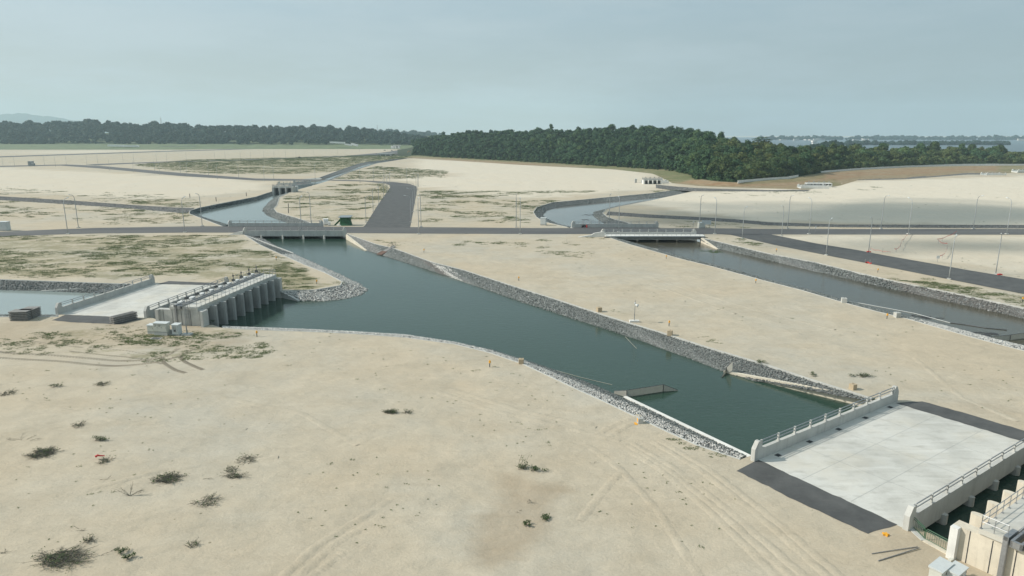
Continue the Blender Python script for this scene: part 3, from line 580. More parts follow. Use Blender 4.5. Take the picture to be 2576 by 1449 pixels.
# canal wing walls
slopewall('cream wing wall stained at the waterline, beyond the bridge closest to the camera', (*at(1822, 936, WZ)[:2], WZ+.25), (*nb(27.2, .6), 0), 'conc', .45)
slopewall('white-topped wing wall between green water and grey stones, ending at the closest bridge', (*at(1572, 1001, WZ)[:2], WZ+.25), (*nb(.6, .6), -.02), 'conw', .45)
slopewall('cream wing wall at the right end of the five-opening grey bridge', (*at(922, 631, WZ)[:2], WZ+.15), (-54.1, 221.6, .05), 'conc', .5)
slopewall('white-topped wing wall at the left end of the five-opening grey bridge', (*at(738, 638, WZ)[:2], WZ+.2), (-87.2, 221.6, -.1), 'con', .4)
slopewall('cream wing wall at the right end of the white slab bridge', (*at(1806, 627.5, WZ)[:2], WZ+.15), (60.0, 215.0, .1), 'conc', .5)
slopewall('thin wing wall at the left end of the white slab bridge', (*at(1655, 629, WZ)[:2], WZ+.2), (30.6, 215.0, -.1), 'con', .4)
slopewall('grey wing wall below the far end of the nine-hoist gate', (*at(752, 758, WZ)[:2], WZ+.2), (*lb(24.4, -30.6), .1), 'con', .5)
slopewall('long low wing wall in the pool behind the slab stack bridge', (*at(104, 733, WZ)[:2], WZ+.15), (*lb(26.2, .6), -.1), 'con', .45)

# ------------------------------------------------------------------ sluice gates
def sluice(label, loc, rz, xs, Y, ends=True, hoists='all', tall=(), wallm='con', pierm='con', side_detail=True, hatch=True, pw=.62):
    n0, a0, a1, b0, b1, c0, c1, n1 = Y    # nose, walkway a, beams, walkway b, nose (local y, decreasing)
    root = thing('sluice_gate', label, 'sluice gate', loc, rz)
    zp, zt = 2.7, 3.3
    def pier(x):
        return [(x-pw/2, n0-.45), (x-pw/2, n1+.45), (x-pw*.38, n1+.14), (x-pw*.14, n1), (x+pw*.14, n1), (x+pw*.38, n1+.14), (x+pw/2, n1+.45), (x+pw/2, n0-.45), (x+pw*.38, n0-.14), (x+pw*.14, n0), (x-pw*.14, n0), (x-pw*.38, n0-.14)]
    for x in xs[1:-1]:
        p = MB().prism(pier(x)[::-1], -2.6, zp).build('pier', M[pierm], root)
        MB().box(x-pw/2-.004, x+pw/2+.004, b0-.3, b0+.1, -2.2, zp-.05).build('gate_slot', M['dgrey'], p)
    for i, x in ((0, xs[0]), (1, xs[-1])):
        s = -1 if i == 0 else 1; m = MB(); xa, xb = sorted((x-s*.55, x+s*.45))
        m.box(xa, xb, n1, n0, -2.6, zp)
        w = m.build('side_wall', M[wallm], root)
        MB().box(xa-.004 if i == 0 else xa+.02, xb-.02 if i == 0 else xb+.004, c1+.01, a0-.01, zp-.4, zt-.42).build('wall_head', M[wallm], root)
        if i == 0 and side_detail:
            j = MB(); xj = xa-.012
            for yy in np.linspace(n0-1.2, n1+1.0, 5): j.box(xj, xj+.02, yy-.035, yy+.035, -.2, zp)
            j.build('wall_joint', M['dgrey'], w)
            MB().box(xa-.75, xa+.02, n1, n1+.5, -.6, zp).build('buttress', M['conw' if wallm == 'conc' else 'con'], w); MB().box(xa-.5, xa+.02, n0-.55, n0, -.6, zp).build('buttress', M['conw' if wallm == 'conc' else 'con'], w)
    x0, x1 = xs[0]-.6, xs[-1]+.6
    MB().box(x0, x1, a1, a0, zt-.42, zt).build('walkway', M['deck'], root)
    MB().box(x0, x1, c1, c0, zt-.42, zt).build('walkway', M['deck'], root)
    MB().box(x0, x1, c1-.02, c1+.28, zt-.95, zt-.425).build('edge_beam', M['con'], root)
    MB().box(x0-.3, x1+.1, b0-.09, b0+.09, zt-.25, zt+.22).box(x0-.3, x1+.1, b1-.09, b1+.09, zt-.25, zt+.22).box(x0-.3, x0-.05, b1-.09, b0+.09, zt-.3, zt+.2).build('gantry_beam', M['steel'], root)
    bm = (b0+b1)/2
    for i in range(len(xs)-1):
        xa, xb = xs[i]+pw/2, xs[i+1]-pw/2; xm = (xs[i]+xs[i+1])/2
        g = MB().box(xa-.05, xb+.05, b0-.16, b0-.04, -2.2, 2.2)
        for z in (-.9, 0, .9, 1.8): g.box(xa, xb, b0-.24, b0-.16, z, z+.1)
        g.build('gate_leaf', M['dsteel'], root)
        if hoists == 'all':
            h = MB().box(xm-.2, xm+.2, bm-.18, bm+.18, zt+.85, zt+1.2, .05).box(xm-.12, xm+.12, bm-.36, bm+.36, zt+.92, zt+1.1)
            hb = h.build('hoist', M['dsteel'], root)
            lg = MB()
            for dx, dy in ((-.55, -.5), (.55, -.5), (-.5, .5), (.5, .5)): lg.tube([(xm+dx, bm+dy, zt+.2), (xm+dx*.25, bm+dy*.25, zt+.95)], .05, 5)
            lg.build('hoist_frame', M['steel'], hb)
            MB().tube([(xm-.3, bm, zt+1.05), (xm-.34, bm, zt+1.05)], .22, 12).build('handwheel', M['dsteel'], hb)
            if i in tall: MB().tube([(xm, bm, zt+1.2), (xm, bm, zt+2.3)], .06, 6).box(xm-.1, xm+.1, bm-.1, bm+.1, zt+1.7, zt+2.0).build('lifting_stem', M['dsteel'], hb)
            else: MB().tube([(xm, bm, zt+1.2), (xm, bm, zt+1.45)], .05, 6).build('lifting_stem', M['dsteel'], hb)
        if hatch:
            ym = (a0*.35+a1*.65); MB().box(xm-.75, xm+.55, ym-.28, ym+.45, zt+.003, zt+.42, .03).build('hatch_cover', M['white'], root)
            MB().box(xm-.66, xm+.1, ym+.452, ym+.46, zt+.1, zt+.34).build('hatch_opening', M['cond'], root)
    for yy, pts in ((a0-.1, None), (c1+.1, None)):
        r = MB(); n = int((x1-x0)/1.25)
        for z in (zt+.55, zt+1.08): r.tube([(x0+.08, yy, z), (x1-.08, yy, z)], .03, 5)
        for k in range(n+1): x = x0+.08+(x1-x0-.16)*k/n; r.tube([(x, yy, zt), (x, yy, zt+1.08)], .03, 5)
        for k in range(n+1): x = x0+.08+(x1-x0-.16)*k/n; r.box(x-.1, x+.1, yy-.08, yy+.08, zt+.002, zt+.03)
        r.build('railing', M['steel'], root)
    for xx in (x0+.08, x1-.08):
        for (ya, yb) in ((a0-.1, a1), (c0, c1+.1)):
            r = MB()
            for z in (zt+.55, zt+1.08): r.tube([(xx, ya, z), (xx, yb, z)], .03, 5)
            for yy in np.linspace(ya, yb, 3): r.tube([(xx, yy, zt), (xx, yy, zt+1.08)], .03, 5)
            r.build('end_railing', M['steel'], root)
    if side_detail:
        xl = xs[0]-.5; yl = c0-.9
        lad = MB()
        for dy in (-.24, .24): lad.tube([(xl-.22, yl+dy, -.1), (xl-.22, yl+dy, zt+1.0)], .035, 5)
        for k in range(14): z = .15+.3*k; lad.tube([(xl-.22, yl-.24, z), (xl-.22, yl+.24, z)], .025, 5)
        lad.build('ladder', M['steel'], root)
        cage = MB()
        for k in range(5):
            z = 1.6+.6*k; cage.tube([(xl-.22+.0-.7*math.sin(t), yl-.32*math.cos(t), z) for t in np.linspace(0, math.pi, 7)], .025, 4)
        for t in np.linspace(.4, math.pi-.4, 4): cage.tube([(xl-.22-.7*math.sin(t), yl-.32*math.cos(t), 1.6), (xl-.22-.7*math.sin(t), yl-.32*math.cos(t), 4.0)], .02, 4)
        cage.build('ladder_cage', M['steel'], root)
        MB().box(xl-.42, xl-.1, b0+.2, b0+.55, -.1, zt+.35, .04).box(xl-.42, xl+1.2, b0+.2, b0+.55, zt+.05, zt+.36).build('cable_duct', M['steel'], root)
    return root
lroot = sluice('grey nine-bay sluice gate with dark hoists and tall piers in the green canal', (lb_A.x, lb_A.y, 0), ang(lb_u), [-3.3+.2]+[.2+3.0*k for k in range(8)]+[24.1], (-22.2, -24.7, -26.2, -26.35, -26.95, -27.15, -29.9, -31.1), tall=(5, 6, 7, 8), pierm='cond')
nroot = sluice('cream-stained sluice gate with shaded walkway railings at the right edge of the photo', (nb_A.x, nb_A.y, 0), ang(nb_u), [-.5]+[2.15+3.0*k for k in range(9)]+[28.6], (-18.35, -20.1, -21.9, -22.3, -22.9, -23.1, -25.6, -26.6), wallm='conc', pierm='conc', hatch=False, tall=())
p = at(710, 472, 2.7)
sluice('small grey three-bay sluice gate at the head of the upper pool', (p[0]-5.4, p[1], 0), 0, [0, 3.6, 7.2, 10.8], (6.5, 4.2, 3.2, 3.0, 2.5, 2.3, .8, 0), tall=(0, 1, 2), side_detail=False, pw=.9)
p = at(1643, 453, 2.7)
g2 = sluice('white four-bay sluice gate below the wooded hill', (p[0]-5.8, p[1], 0), 0, [0, 2.9, 5.8, 8.7, 11.6], (5.5, 4.0, 3.0, 2.8, 2.3, 2.1, .7, 0), wallm='conw', pierm='conw', side_detail=False, hatch=False, pw=.6)
bridge('road_bridge', 'white gate bridge behind the four-bay gate below the wooded hill', (p[0]-4.5, p[1]+17, 0), -.05, 17, 7.5, 3, para='conw', wet='conw', soff=-.3)
p = at(759.6, 464, 0)
bridge('road_bridge', 'small grey bridge carrying the far road over the narrow channel', (at(766, 452.5)[0]+3, 462, 0), 0, 11.5, 15, 1, skew=-5, soff=-.4, scale_h=1.1, deckm='asphalt', para='con')
bridge('road_bridge', 'white low bridge beside the windowed gate below the orange bank', (176.3, 425, .3), -.16, 15.5, 9, 2, para='conw', wet='conw', soff=-.4, scale_h=.95, deckm='conw')
gg = thing('gate_house', 'white gate house with a row of dark openings below the orange bank', 'gate house', (183.2, 428, 0), -.12)
m = MB().box(0, 15.0, 0, .5, -.3, 1.15).box(0, 15.0, 4, 4.5, -.3, 2.6).box(0, 15, 0, 4.5, 2.0, 2.3)
for i in range(9): m.box(i*1.83, i*1.83+.36, .01, .49, 1.15, 2.0)
m.build('wall', M['conw'], gg); MB().box(15.002, 15.3, .3, 2.2, -.3, 2.5).box(15.002, 15.3, 3.4, 4.5, -.3, 2.5).box(15.002, 15.3, .3, 4.5, 2.0, 2.5).build('end_wall', M['conw'], gg)
MB().box(.3, 14.8, 1.6, 1.7, -.3, 2.0).build('gate_leaf', M['dsteel'], gg)
for i in range(5): MB().tube([(1.5+3*i, 1.5, 2.3), (1.5+3*i, 1.5, 3.3)], .1, 6).box(1.2+3*i, 1.8+3*i, 1.2, 1.8, 3.0, 3.5).build('hoist', M['steel'], gg)
bridge('road_bridge', 'long white low bridge in front of the pale perimeter wall at the right edge', (at(2474, 440)[0], at(2474, 440)[1]+3, 0), -.05, 15, 7, 2, para='conw', wet='conw', soff=-.3, deckm='conw')
bridge('road_bridge', 'bright white bridge cut by the right edge of the photo, farthest right', (at(2552, 434)[0], at(2552, 434)[1]+3, .8), -.03, 18, 7, 2, para='conw', wet='conw', soff=-.3, deckm='conw')

# ------------------------------------------------------------------ street lamps
def lamp_proto():
    r = thing('street_lamp', 'x', 'street lamp', (0, 0, 0))
    pts = [(0, 0, 0), (0, 0, 3), (0, 0, 6), (0, 0, 8.6)]+[(1.15*(1-math.cos(t)), 0, 8.6+1.5*math.sin(t)) for t in np.linspace(.2, 1.35, 6)]+[(1.9, 0, 10.2)]
    MB().tube(pts, .11, 7, .055).build('pole', M['lamp'], r, True)
    MB().add([(1.7, -.16, 10.13), (2.55, -.13, 10.3), (2.55, .13, 10.3), (1.7, .16, 10.13), (1.75, -.12, 10.3), (2.45, -.08, 10.42), (2.45, .08, 10.42), (1.75, .12, 10.3)], [(3, 2, 1, 0), (4, 5, 6, 7), (0, 1, 5, 4), (1, 2, 6, 5), (2, 3, 7, 6), (3, 0, 4, 7)]).build('lamp_head', M['palegrey'], r)
    MB().box(-.4, .4, -.4, .4, -.3, .22, .05).build('footing', M['con'], r)
    return r
proto = lamp_proto(); used = [False]
def lamp(x, y, rz, label, group, s=1.0):
    X, Y, _ = at(x, y)
    if not used[0]:
        used[0] = True; proto.location = (X, Y, 0); proto.rotation_euler.z = rz; proto.scale = (s,)*3; proto['label'] = label; proto['group'] = group; return
    dup(proto, (X, Y, 0), rz, label, group, s)
N_ = [171, 465, 759, 1053.5, 1308.5, 1556, 1798, 2035, 2285, 2532.5]; Fa = [(197.5, 572.7), (509, 568.6), (783, 563), (1059.5, 571), (1298.5, 571.6), (1532, 569), (1759, 574), (1981, 575), (2216, 576), (2448, 576)]
for i, x in enumerate(N_): lamp(x, {759: 583, 1556: 584}.get(x, 589 if x > 900 else (589 if x < 300 else 585)), R(90), f'near-side street lamp of the main road, {ORD[i]} of ten from the west', 'main road lamps, near side', 1.14)
for i, (x, y) in enumerate(Fa): lamp(x, y, R(-90), f'far-side street lamp of the main road, {ORD[i]} of ten from the west', 'main road lamps, far side', 1.14)
for i, (x, y) in enumerate([(1867, 600), (2078, 642), (2387, 702.5)]): lamp(x, y, R(50), ['street lamp on the canal side of the dark diagonal road, beside its junction', 'street lamp on the canal side of the dark diagonal road, midway along it', 'tall street lamp on the canal side of the dark diagonal road, closest to the camera'][i], 'diagonal road lamps, canal side', .96)
for i, (x, y) in enumerate([(1966, 593.6), (2185, 634), (2504.5, 690)]): lamp(x, y, R(230), ['street lamp on the sand side of the dark diagonal road, beside its junction', 'street lamp with red litter at its foot on the sand side of the diagonal road', 'street lamp on the sand side of the diagonal road, near the right edge'][i], 'diagonal road lamps, sand side', .96)
for i, (x, y) in enumerate([(1034, 559), (1039, 533), (1043.5, 514), (1047.5, 491.6), (1051, 478), (1053, 469)]): lamp(x, y, R(180), f'street lamp on the east side of the dark branch road, {ORD[i]} from the main road', 'branch road lamps, east side', .97)
for i, (x, y) in enumerate([(921, 559), (939, 531.6), (953, 511.6), (965, 495), (974, 481.6), (981, 469)]): lamp(x, y, 0, f'street lamp on the west side of the dark branch road, {ORD[i]} from the main road', 'branch road lamps, west side', .97)
for i, (x, y) in enumerate([(1024, 461), (967, 464), (940, 455), (906, 459), (793, 449), (688.5, 449), (665, 454.8), (601, 447.5), (547, 450.5), (525, 441), (471, 444), (455, 436), (402, 439), (389.5, 431), (336, 433), (276, 428.5), (219, 416.6)]):
    lamp(x, y, R(-90 if i % 2 else 90), f'thin lamp post beside the far road, {ORD[i]} from the branch road bend', 'lamp posts along the far road', 1.0)
for i, (x, y) in enumerate([(167, 413), (140, 419), (112, 415), (37, 418), (8, 418), (246, 411), (310, 408), (337, 409), (394, 406), (420, 406), (469, 403), (541, 402), (567, 401.5), (605, 401), (631, 400.5), (664, 399), (690, 398.5), (719, 396), (745, 395), (790, 391), (850, 387), (905, 383)]):
    lamp(x, y, R(90), 'tiny pale lamp post on the sand along the distant track', 'distant track lamp posts', 1.0)

# ------------------------------------------------------------------ bollards, cubes, posts
def bollard_proto():
    r = thing('marker_post', 'x', 'marker post', (0, 0, 0)); MB().tube([(0, 0, -.1), (0, 0, .62)], .07, 8).build('post', M['dsteel'], r)
    MB().tube([(0, 0, .60), (0, 0, .98)], .13, 8).build('cap', M['yellow'], r); MB().box(.0, .16, -.1, .1, .72, .86).build('plate', M['yellow'], r); return r
bp = bollard_proto(); first = True
for x, y, lab in [(695, 655, 'yellow-capped marker post on the weedy sand left of the upper stone bank'), (797, 715, 'yellow-capped marker post in the green patch behind the stone point'), (1066.5, 635, 'yellow-capped marker post just past the little bank jetty'), (646.5, 847, 'yellow-capped marker post on the sand just right of the grey sluice wall'),
                  (1232, 923.5, 'yellow-capped marker post alone on bare sand left of the sandy cube on the near kerb'), (1305, 706.5, 'yellow-capped marker post on the sand past the white patch of far bank stones'), (1676, 651, 'yellow-capped marker post below the rusty rail frame in the brown canal'), (1901, 712.5, 'yellow-capped marker post halfway along the brown canal near bank'),
                  (1683, 820.5, 'yellow-capped marker post right of the mast with the white dish'), (1953, 634, 'yellow-capped marker post between brown canal stones and diagonal road, at its start'), (2208, 685.5, 'yellow-capped marker post in sparse weeds beside the diagonal road'), (2572, 759.5, 'yellow-capped marker post at the right edge above white stones'), (2231, 802, 'yellow-capped marker post next to a pale cube by the brown canal')]:
    X, Y, _ = at(x, y)
    if first: bp.location = (X, Y, 0); bp['label'] = lab; bp['group'] = 'yellow-capped marker posts'; first = False
    else: dup(bp, (X, Y, 0), rnd.uniform(-1, 1), lab, 'yellow-capped marker posts')
cubes = [(1311, 914.5, 'sandy concrete cube standing on the near kerb stones', 'cube', .72), (1507, 784, 'sandy concrete cube on the far bank kerb, left of the dish mast', 'cube', .85), (1685, 843, 'sandy concrete cube on the far bank kerb below a yellow-capped post', 'cube', .8), (2122.5, 761.5, 'pale concrete cube at the brown canal edge where the long pipe starts', 'con', .95), (2256, 798, 'pale concrete cube at the brown canal edge beside a yellow-capped post', 'con', .9), (2145, 979, 'sandy concrete cube in yellow grass near the closest bridge', 'cube', .72), (1610, 1063.5, 'pale concrete cube with splashed yellow paint beside the near kerb', 'con', .62)]
for i, (x, y, lab, mt, s) in enumerate(cubes):
    X, Y, _ = at(x, y); o = thing('anchor_block', lab, 'concrete block', (X, Y, 0), rnd.uniform(-.5, .5), 'concrete anchor cubes'); MB().box(-s/2, s/2, -s/2, s/2, -.05, s, .04).build('block', M[mt], o); MB().tube([(0, -.1, s), (0, -.1, s+.1), (0, .1, s+.1), (0, .1, s)], .02, 5).build('lifting_eye', M['dsteel'], o)
    if i == 6: MB().add([(-.315, -.2, .2), (-.315, .1, .1), (-.315, .22, .5), (-.315, .0, .62), (-.315, -.25, .55)], [(0, 1, 2, 3, 4)]).add([(-.8, -.5, .02), (-.4, -.6, .02), (-.35, -.1, .02), (-.6, .2, .02)], [(0, 1, 2, 3)]).build('paint_splash', M['yellow'], o)
for x, y, k in [(620, 493.5, 'thin dark stake beside the upper pool, on its left bank'), (544, 506, 'thin dark stake left of the upper pool bend'), (478, 497, 'thin dark stake alone on pale sand far left of the upper pool'), (726, 523, 'thin dark stake inside the curve of the island bank'), (726, 536, 'thin dark stake just above the curved island kerb')]:
    X, Y, _ = at(x, y); o = thing('stake', k, 'stake', (X, Y, 0), 0, 'dark stakes by the upper pool'); MB().box(-.12, .12, -.12, .12, -.2, 2.0).build('post', M['dsteel'], o)
# mast with white dish
X, Y, _ = at(1595.5, 810); o = thing('camera_mast', 'slim grey mast with a white dish on a concrete foot, on the sand', 'mast', (X, Y, 0))
MB().box(-.85, .85, -.35, .35, -.05, .32, .04).build('footing', M['conw'], o); MB().tube([(0, 0, .3), (0, 0, 1.5)], .07, 8).tube([(0, 0, 1.5), (.05, 0, 3.9)], .045, 8).build('pole', M['steel'], o)
MB().tube([(.05, -.05, 3.15), (.55, -.25, 2.95)], .10, 10, .30).build('dish', M['white'], o, True); MB().box(-.1, .12, -.12, .12, 3.25, 3.5).build('box', M['white'], o)
# green fence of two panels
def fence_panel(p, q, n, par, h=1.0):
    a, b = Vector(p), Vector(q); l = (b-a).length; fr = MB(); fr.tube([a+Vector((0, 0, .08)), a+Vector((0, 0, h-.1)), a+(b-a)*.04+Vector((0, 0, h)), b-(b-a)*.04+Vector((0, 0, h)), b+Vector((0, 0, h-.1)), b+Vector((0, 0, .08))], .032, 6); fr.tube([a+Vector((0, 0, .12)), b+Vector((0, 0, .12))], .026, 5); fr.tube([a+Vector((0, 0, h-.16)), b+Vector((0, 0, h-.16))], .026, 5)
    o = fr.build('panel', M['green'], par)
    for i in range(1, n): q_ = a+(b-a)*i/n; MB().tube([q_+Vector((0, 0, .12)), q_+Vector((0, 0, h-.16))], .014, 4).build('bar', M['green'], o)
fo = thing('safety_fence', 'dark green tubular fence of two panels beside the closest bridge end', 'fence', at(2289, 1321))
o0 = Vector(at(2289, 1321)); q = lambda x, y: Vector(at(x, y))-o0
fence_panel(Vector((0, 0, 0)), q(2324, 1356), 9, fo); fence_panel(q(2327, 1358), q(2388, 1391), 11, fo)
kk = MB(); A_, B_ = at(2318, 1352), at(2386, 1392); d_ = (Vector(B_)-Vector(A_)); n_ = Vector((-d_.y, d_.x, 0)).normalized()
retaining('low rough concrete kerb under the green fence beside the closest bridge', (Vector(at(2286, 1325)), Vector(at(2325, 1360))), .05, .05, .5, 'con', -.5, 'fence_kerb'); retaining('low sandy concrete kerb under the second green fence panel', (Vector(at(2325, 1360)), Vector(at(2386, 1394))), .06, .06, .45, 'conc', -.5, 'fence_kerb')
# cabinets
def cabinet(label, x, y, rz, w, d, h, doors, m='cream', plinth=.35, gap=True, name='control_cabinet', vent=True, z=0):
    X, Y, _ = at(x, y); o = thing(name, label, 'cabinet', (X, Y, 0), rz)
    MB().box(-w/2, w/2, -d/2, d/2, -.05, plinth).build('plinth', M['con'], o); MB().box(-w/2+.01, w/2-.01, -d/2+.01, d/2-.01, plinth, h-.1).build('body', M[m], o)
    MB().add([(-w/2-.06, -d/2-.08, h-.1), (w/2+.06, -d/2-.08, h-.1), (w/2+.06, d/2+.06, h-.1), (-w/2-.06, d/2+.06, h-.1), (-w/2-.06, -d/2-.08, h-.03), (w/2+.06, -d/2-.08, h-.03), (w/2+.06, d/2+.06, h+.05), (-w/2-.06, d/2+.06, h+.05)], [(3, 2, 1, 0), (4, 5, 6, 7), (0, 1, 5, 4), (1, 2, 6, 5), (2, 3, 7, 6), (3, 0, 4, 7)]).build('roof', M['palegrey' if m != 'white' else 'white'], o)
    for i in range(doors):
        a = -w/2+.04+(w-.08)*i/doors; b = a+(w-.08)/doors-.04
        dr = MB().box(a, b, -d/2-.012, -d/2+.009, plinth+.08, h-.16).build('door', M[m], o)
        MB().box(b-.1, b-.05, -d/2-.03, -d/2-.013, (h+plinth)/2-.08, (h+plinth)/2+.08).build('handle', M['dsteel'], dr)
        if vent and doors == 3 and i < 2:
            v = MB()
            for dx, dz, ww, hh in ((.1, 0, .1, .12), (.28, .0, .08, .1), (.1, -.2, .1, .08), (.27, -.2, .12, .09), (.42, -.08, .06, .2)): v.box(a+dx, a+dx+ww, -d/2-.016, -d/2-.0125, h-.42+dz, h-.42+dz+hh)
            v.build('notice', M['dgrey'], dr)
    MB().box(-w/2+.01, w/2-.01, -d/2-.011, -d/2+.005, plinth+.01, plinth+.05).build('shadow_gap', M['dgrey'], o)
    return o
cabinet('small cream cabinet with a black base stripe, left of the wide three-door one', 384, 838.5, R(-8), 1.15, .9, 1.55, 1)
cabinet('wide cream cabinet with three doors by the grey sluice wall', 409, 842, R(-8), 2.35, .9, 2.1, 3, plinth=.55)
o = cabinet('narrow blue-grey meter cabinet next to the lamp base by the sluice wall', 446.5, 842, R(-8), 1.15, 1.0, 1.85, 1, 'palegrey', .12)
MB().box(-.35, .2, -.56, -.51, 1.0, 1.6).build('meter_window', M['cond'], o); MB().box(-.2, .12, -.62, -.512, .7, .95).build('socket', M['dsteel'], o)
o = thing('junction_box', 'low grey junction box on a pale plinth between two cabinets', 'junction box', at(431, 841), R(-8)); MB().box(-.35, .3, -.3, .3, 0, .12).build('plinth', M['conw'], o); MB().box(-.2, .25, -.15, .2, .12, .8, .03).build('body', M['cond'], o)
X, Y, _ = at(471, 842); o = thing('flood_lamp', 'tall thin pole on a square concrete pad beside the meter cabinet', 'pole', (X, Y, 0)); MB().box(-.75, .75, -.55, .55, -.05, .2, .04).build('footing', M['con'], o); MB().tube([(0, 0, .2), (-.05, 0, 2.0)], .10, 8).tube([(-.05, 0, 2.0), (-.1, 0, 6.2)], .055, 8).build('pole', M['steel'], o); MB().box(-.25, .1, -.15, .15, 6.1, 6.35).build('lamp_head', M['palegrey'], o)
o = thing('drain_cover', 'dark square drain cover in a pale frame set into the sand', 'drain cover', at(393, 851.5), R(-4)); MB().box(-.85, .85, -.5, .5, -.05, .05).build('frame', M['con'], o); MB().box(-.68, .68, -.36, .36, .05, .065).build('grating', M['dgrey'], o)
cabinet('cream double cabinet cut by the bottom edge, the left of two', 2362, 1458, R(36), 1.75, .85, 1.25, 2); cabinet('grey-topped cabinet cut by the bottom edge, the right of two', 2402, 1462, R(36), 1.55, .8, 1.1, 2, 'palegrey')
cabinet('pale cabinet beside the green tarpaulin shelter', 820, 566.5, R(20), 1.7, 1.4, 2.3, 2, 'white', .4); cabinet('short pale cabinet right beside the taller one near the green shelter', 828.5, 567.5, R(20), .9, .8, 1.3, 1, 'white', .2)
cabinet('pale cabinet on the left shore of the curved brown pool', 1367, 566.5, R(-15), 2.0, 1.5, 2.7, 2, 'palegrey', .4); cabinet('pale cabinet at the foot of a lamp past the white slab bridge', 1764, 573.5, R(10), 2.3, 1.4, 2.0, 2, 'cream', .3)
cabinet('large grey kiosk at the left edge above the main road', 12, 580, 0, 3.0, 2.0, 3.1, 2, 'palegrey', .3); cabinet('slim grey cabinet cut by the left edge above the main road', -3, 580.5, 0, 1.0, 1.2, 2.4, 1, 'cream', .3)
cabinet('grey cabinet on pale sand left of the white four-bay gate', 1599, 459.5, 0, 1.4, 1.4, 2.6, 1, 'con', .2); cabinet('grey kiosk beside the far left road', 79, 417.5, 0, 4.5, 3, 5.0, 2, 'cond', .2); cabinet('smaller grey kiosk next to the far left road kiosk', 84.5, 417.8, 0, 2.5, 2, 3.0, 1, 'cond', .2)
cabinet('pale cabinet right of the small grey three-bay gate', 743, 481.5, 0, 3.0, 1.8, 3.0, 2, 'palegrey', .2)
# slab stacks: every slab is a thing
def slabs(x, y, rz, n, w, d, th, what, hollow=False):
    X, Y, _ = at(x, y)
    for k in range(n):
        lab = f'weathered {what}, ' + ('topmost of its stack' if k == n-1 else ('lowest of its stack' if k == 0 else f'{ORD[k]} layer up from the sand'))
        o = thing('slab_panel', lab, 'slab', (X+rnd.uniform(-.06, .06), Y+rnd.uniform(-.06, .06), .06+k*(th+.13)), rz+rnd.uniform(-.02, .02), 'stacked slabs'); h = MB()
        if hollow: h.box(-w/2, w/2, -d/2, -d/2+.22, 0, th).box(-w/2, w/2, d/2-.22, d/2, 0, th).box(-w/2, w/2, -.1, .1, 0, th).box(-w/2, -w/2+.22, -d/2+.22, d/2-.22, .01, th-.01).box(w/2-.22, w/2, -d/2+.22, d/2-.22, .01, th-.01)
        else: h.box(-w/2, w/2, -d/2, d/2, 0, th, .05)
        h.build('panel', M['board'], o)
        MB().box(-w*.3, -w*.3+.15, -d/2+.3, d/2-.3, -.128, -.002).box(w*.3-.15, w*.3, -d/2+.3, d/2-.3, -.128, -.002).build('spacer', M['rust'], o)
slabs(57, 803.5, R(4), 6, 3.1, 2.2, .16, 'flat board in the front stack left of the bridge'); slabs(78, 798, R(4), 6, 2.3, 2.6, .16, 'flat board in the rear stack left of the bridge'); slabs(312, 807.5, R(62), 4, 4.4, 1.2, .2, 'open frame in the stack on the asphalt strip', True)

# ------------------------------------------------------------------ things at the canals
def screen(label, pts, h, m, cat='barrier', name='silt_screen', posts=(0, 1)):
    P_ = [Vector(p) for p in pts]; o = thing(name, label, cat, P_[0]); k = len(P_); b = P_[0]
    fr = MB().tube([p-b+Vector((0, 0, hh)) for p, hh in zip(P_, h)], .03, 6); fr.build('top_rail', M['dsteel'], o)
    vs = []; n = Vector((.012, .02, 0))
    for p, hh in zip(P_, h): vs += [p-b+Vector((0, 0, -.25)), p-b+Vector((0, 0, hh-.03)), p-b+Vector((0, 0, hh-.03))+n, p-b+Vector((0, 0, -.25))+n]
    fs = []
    for i in range(k-1): a, c_ = 4*i, 4*i+4; fs += [(a, c_, c_+1, a+1), (a+2, c_+2, c_+3, a+3), (a+1, c_+1, c_+2, a+2)]
    MB().add(vs, fs).build('net', M[m], o)
    for i in posts: p = P_[i]-b; MB().tube([p+Vector((0, -.05, -.8)), p+Vector((0, -.05, h[i]+.05))], .05, 6).build('post', M['dsteel'], o)
    return o
sc1 = screen('grey net barrier on a black rail standing in the green canal', [at(1545, 990, WZ), at(1576, 999, WZ), at(1668, 985, WZ+.0), at(1706, 983, WZ)], [.35, .95, 1.0, .08], 'net', posts=(1, 2))
for p0, p1 in (((1640, 979), (1703, 983)), ((1660, 987), (1702, 983.5))): pass
screen('narrow tilted net panel sticking up from the far bank stones', [at(1815, 950, WZ), at(1826, 938, WZ), at(1842, 928, WZ+.9)], [.05, .75, 1.2], 'net', posts=(0, 1))
scB = screen('black rail barrier across the brown canal at the right edge', [at(2490, 857, WZ), at(2540, 856, WZ), at(2700, 836, WZ)], [.7, .95, 1.3], 'net', posts=(1, 2))
fo = thing('rail_frame', 'rusty rail frame of three bars standing at the brown canal edge', 'railing', at(1657, 628, -1.2)); b0_ = Vector(at(1657, 628, -1.2)); b1_ = Vector(at(1697, 641, -1.2)); d_ = b1_-b0_
fr = MB()
for z in (.3, .8, 1.3): fr.tube([Vector((0, 0, z)), d_+Vector((0, 0, z))], .05, 5)
for t in np.linspace(0, 1, 6): fr.tube([d_*t+Vector((0, 0, -.4)), d_*t+Vector((0, 0, 1.5))], .04, 5)
fr.build('frame', M['dsteel'], fo)
def floatline(label, pts, r, m, name='float_line'):
    P_ = [Vector(p) for p in pts]; o = thing(name, label, 'pipe', P_[0]); MB().tube([p-P_[0] for p in P_], r, 6).build('pipe', M[m], o)
floatline('pale thin pipe floating off the far bank of the green canal', [at(1573, 847, WZ+.03), at(1587, 862, WZ+.03), at(1602, 877, WZ+.03)], .03, 'net')
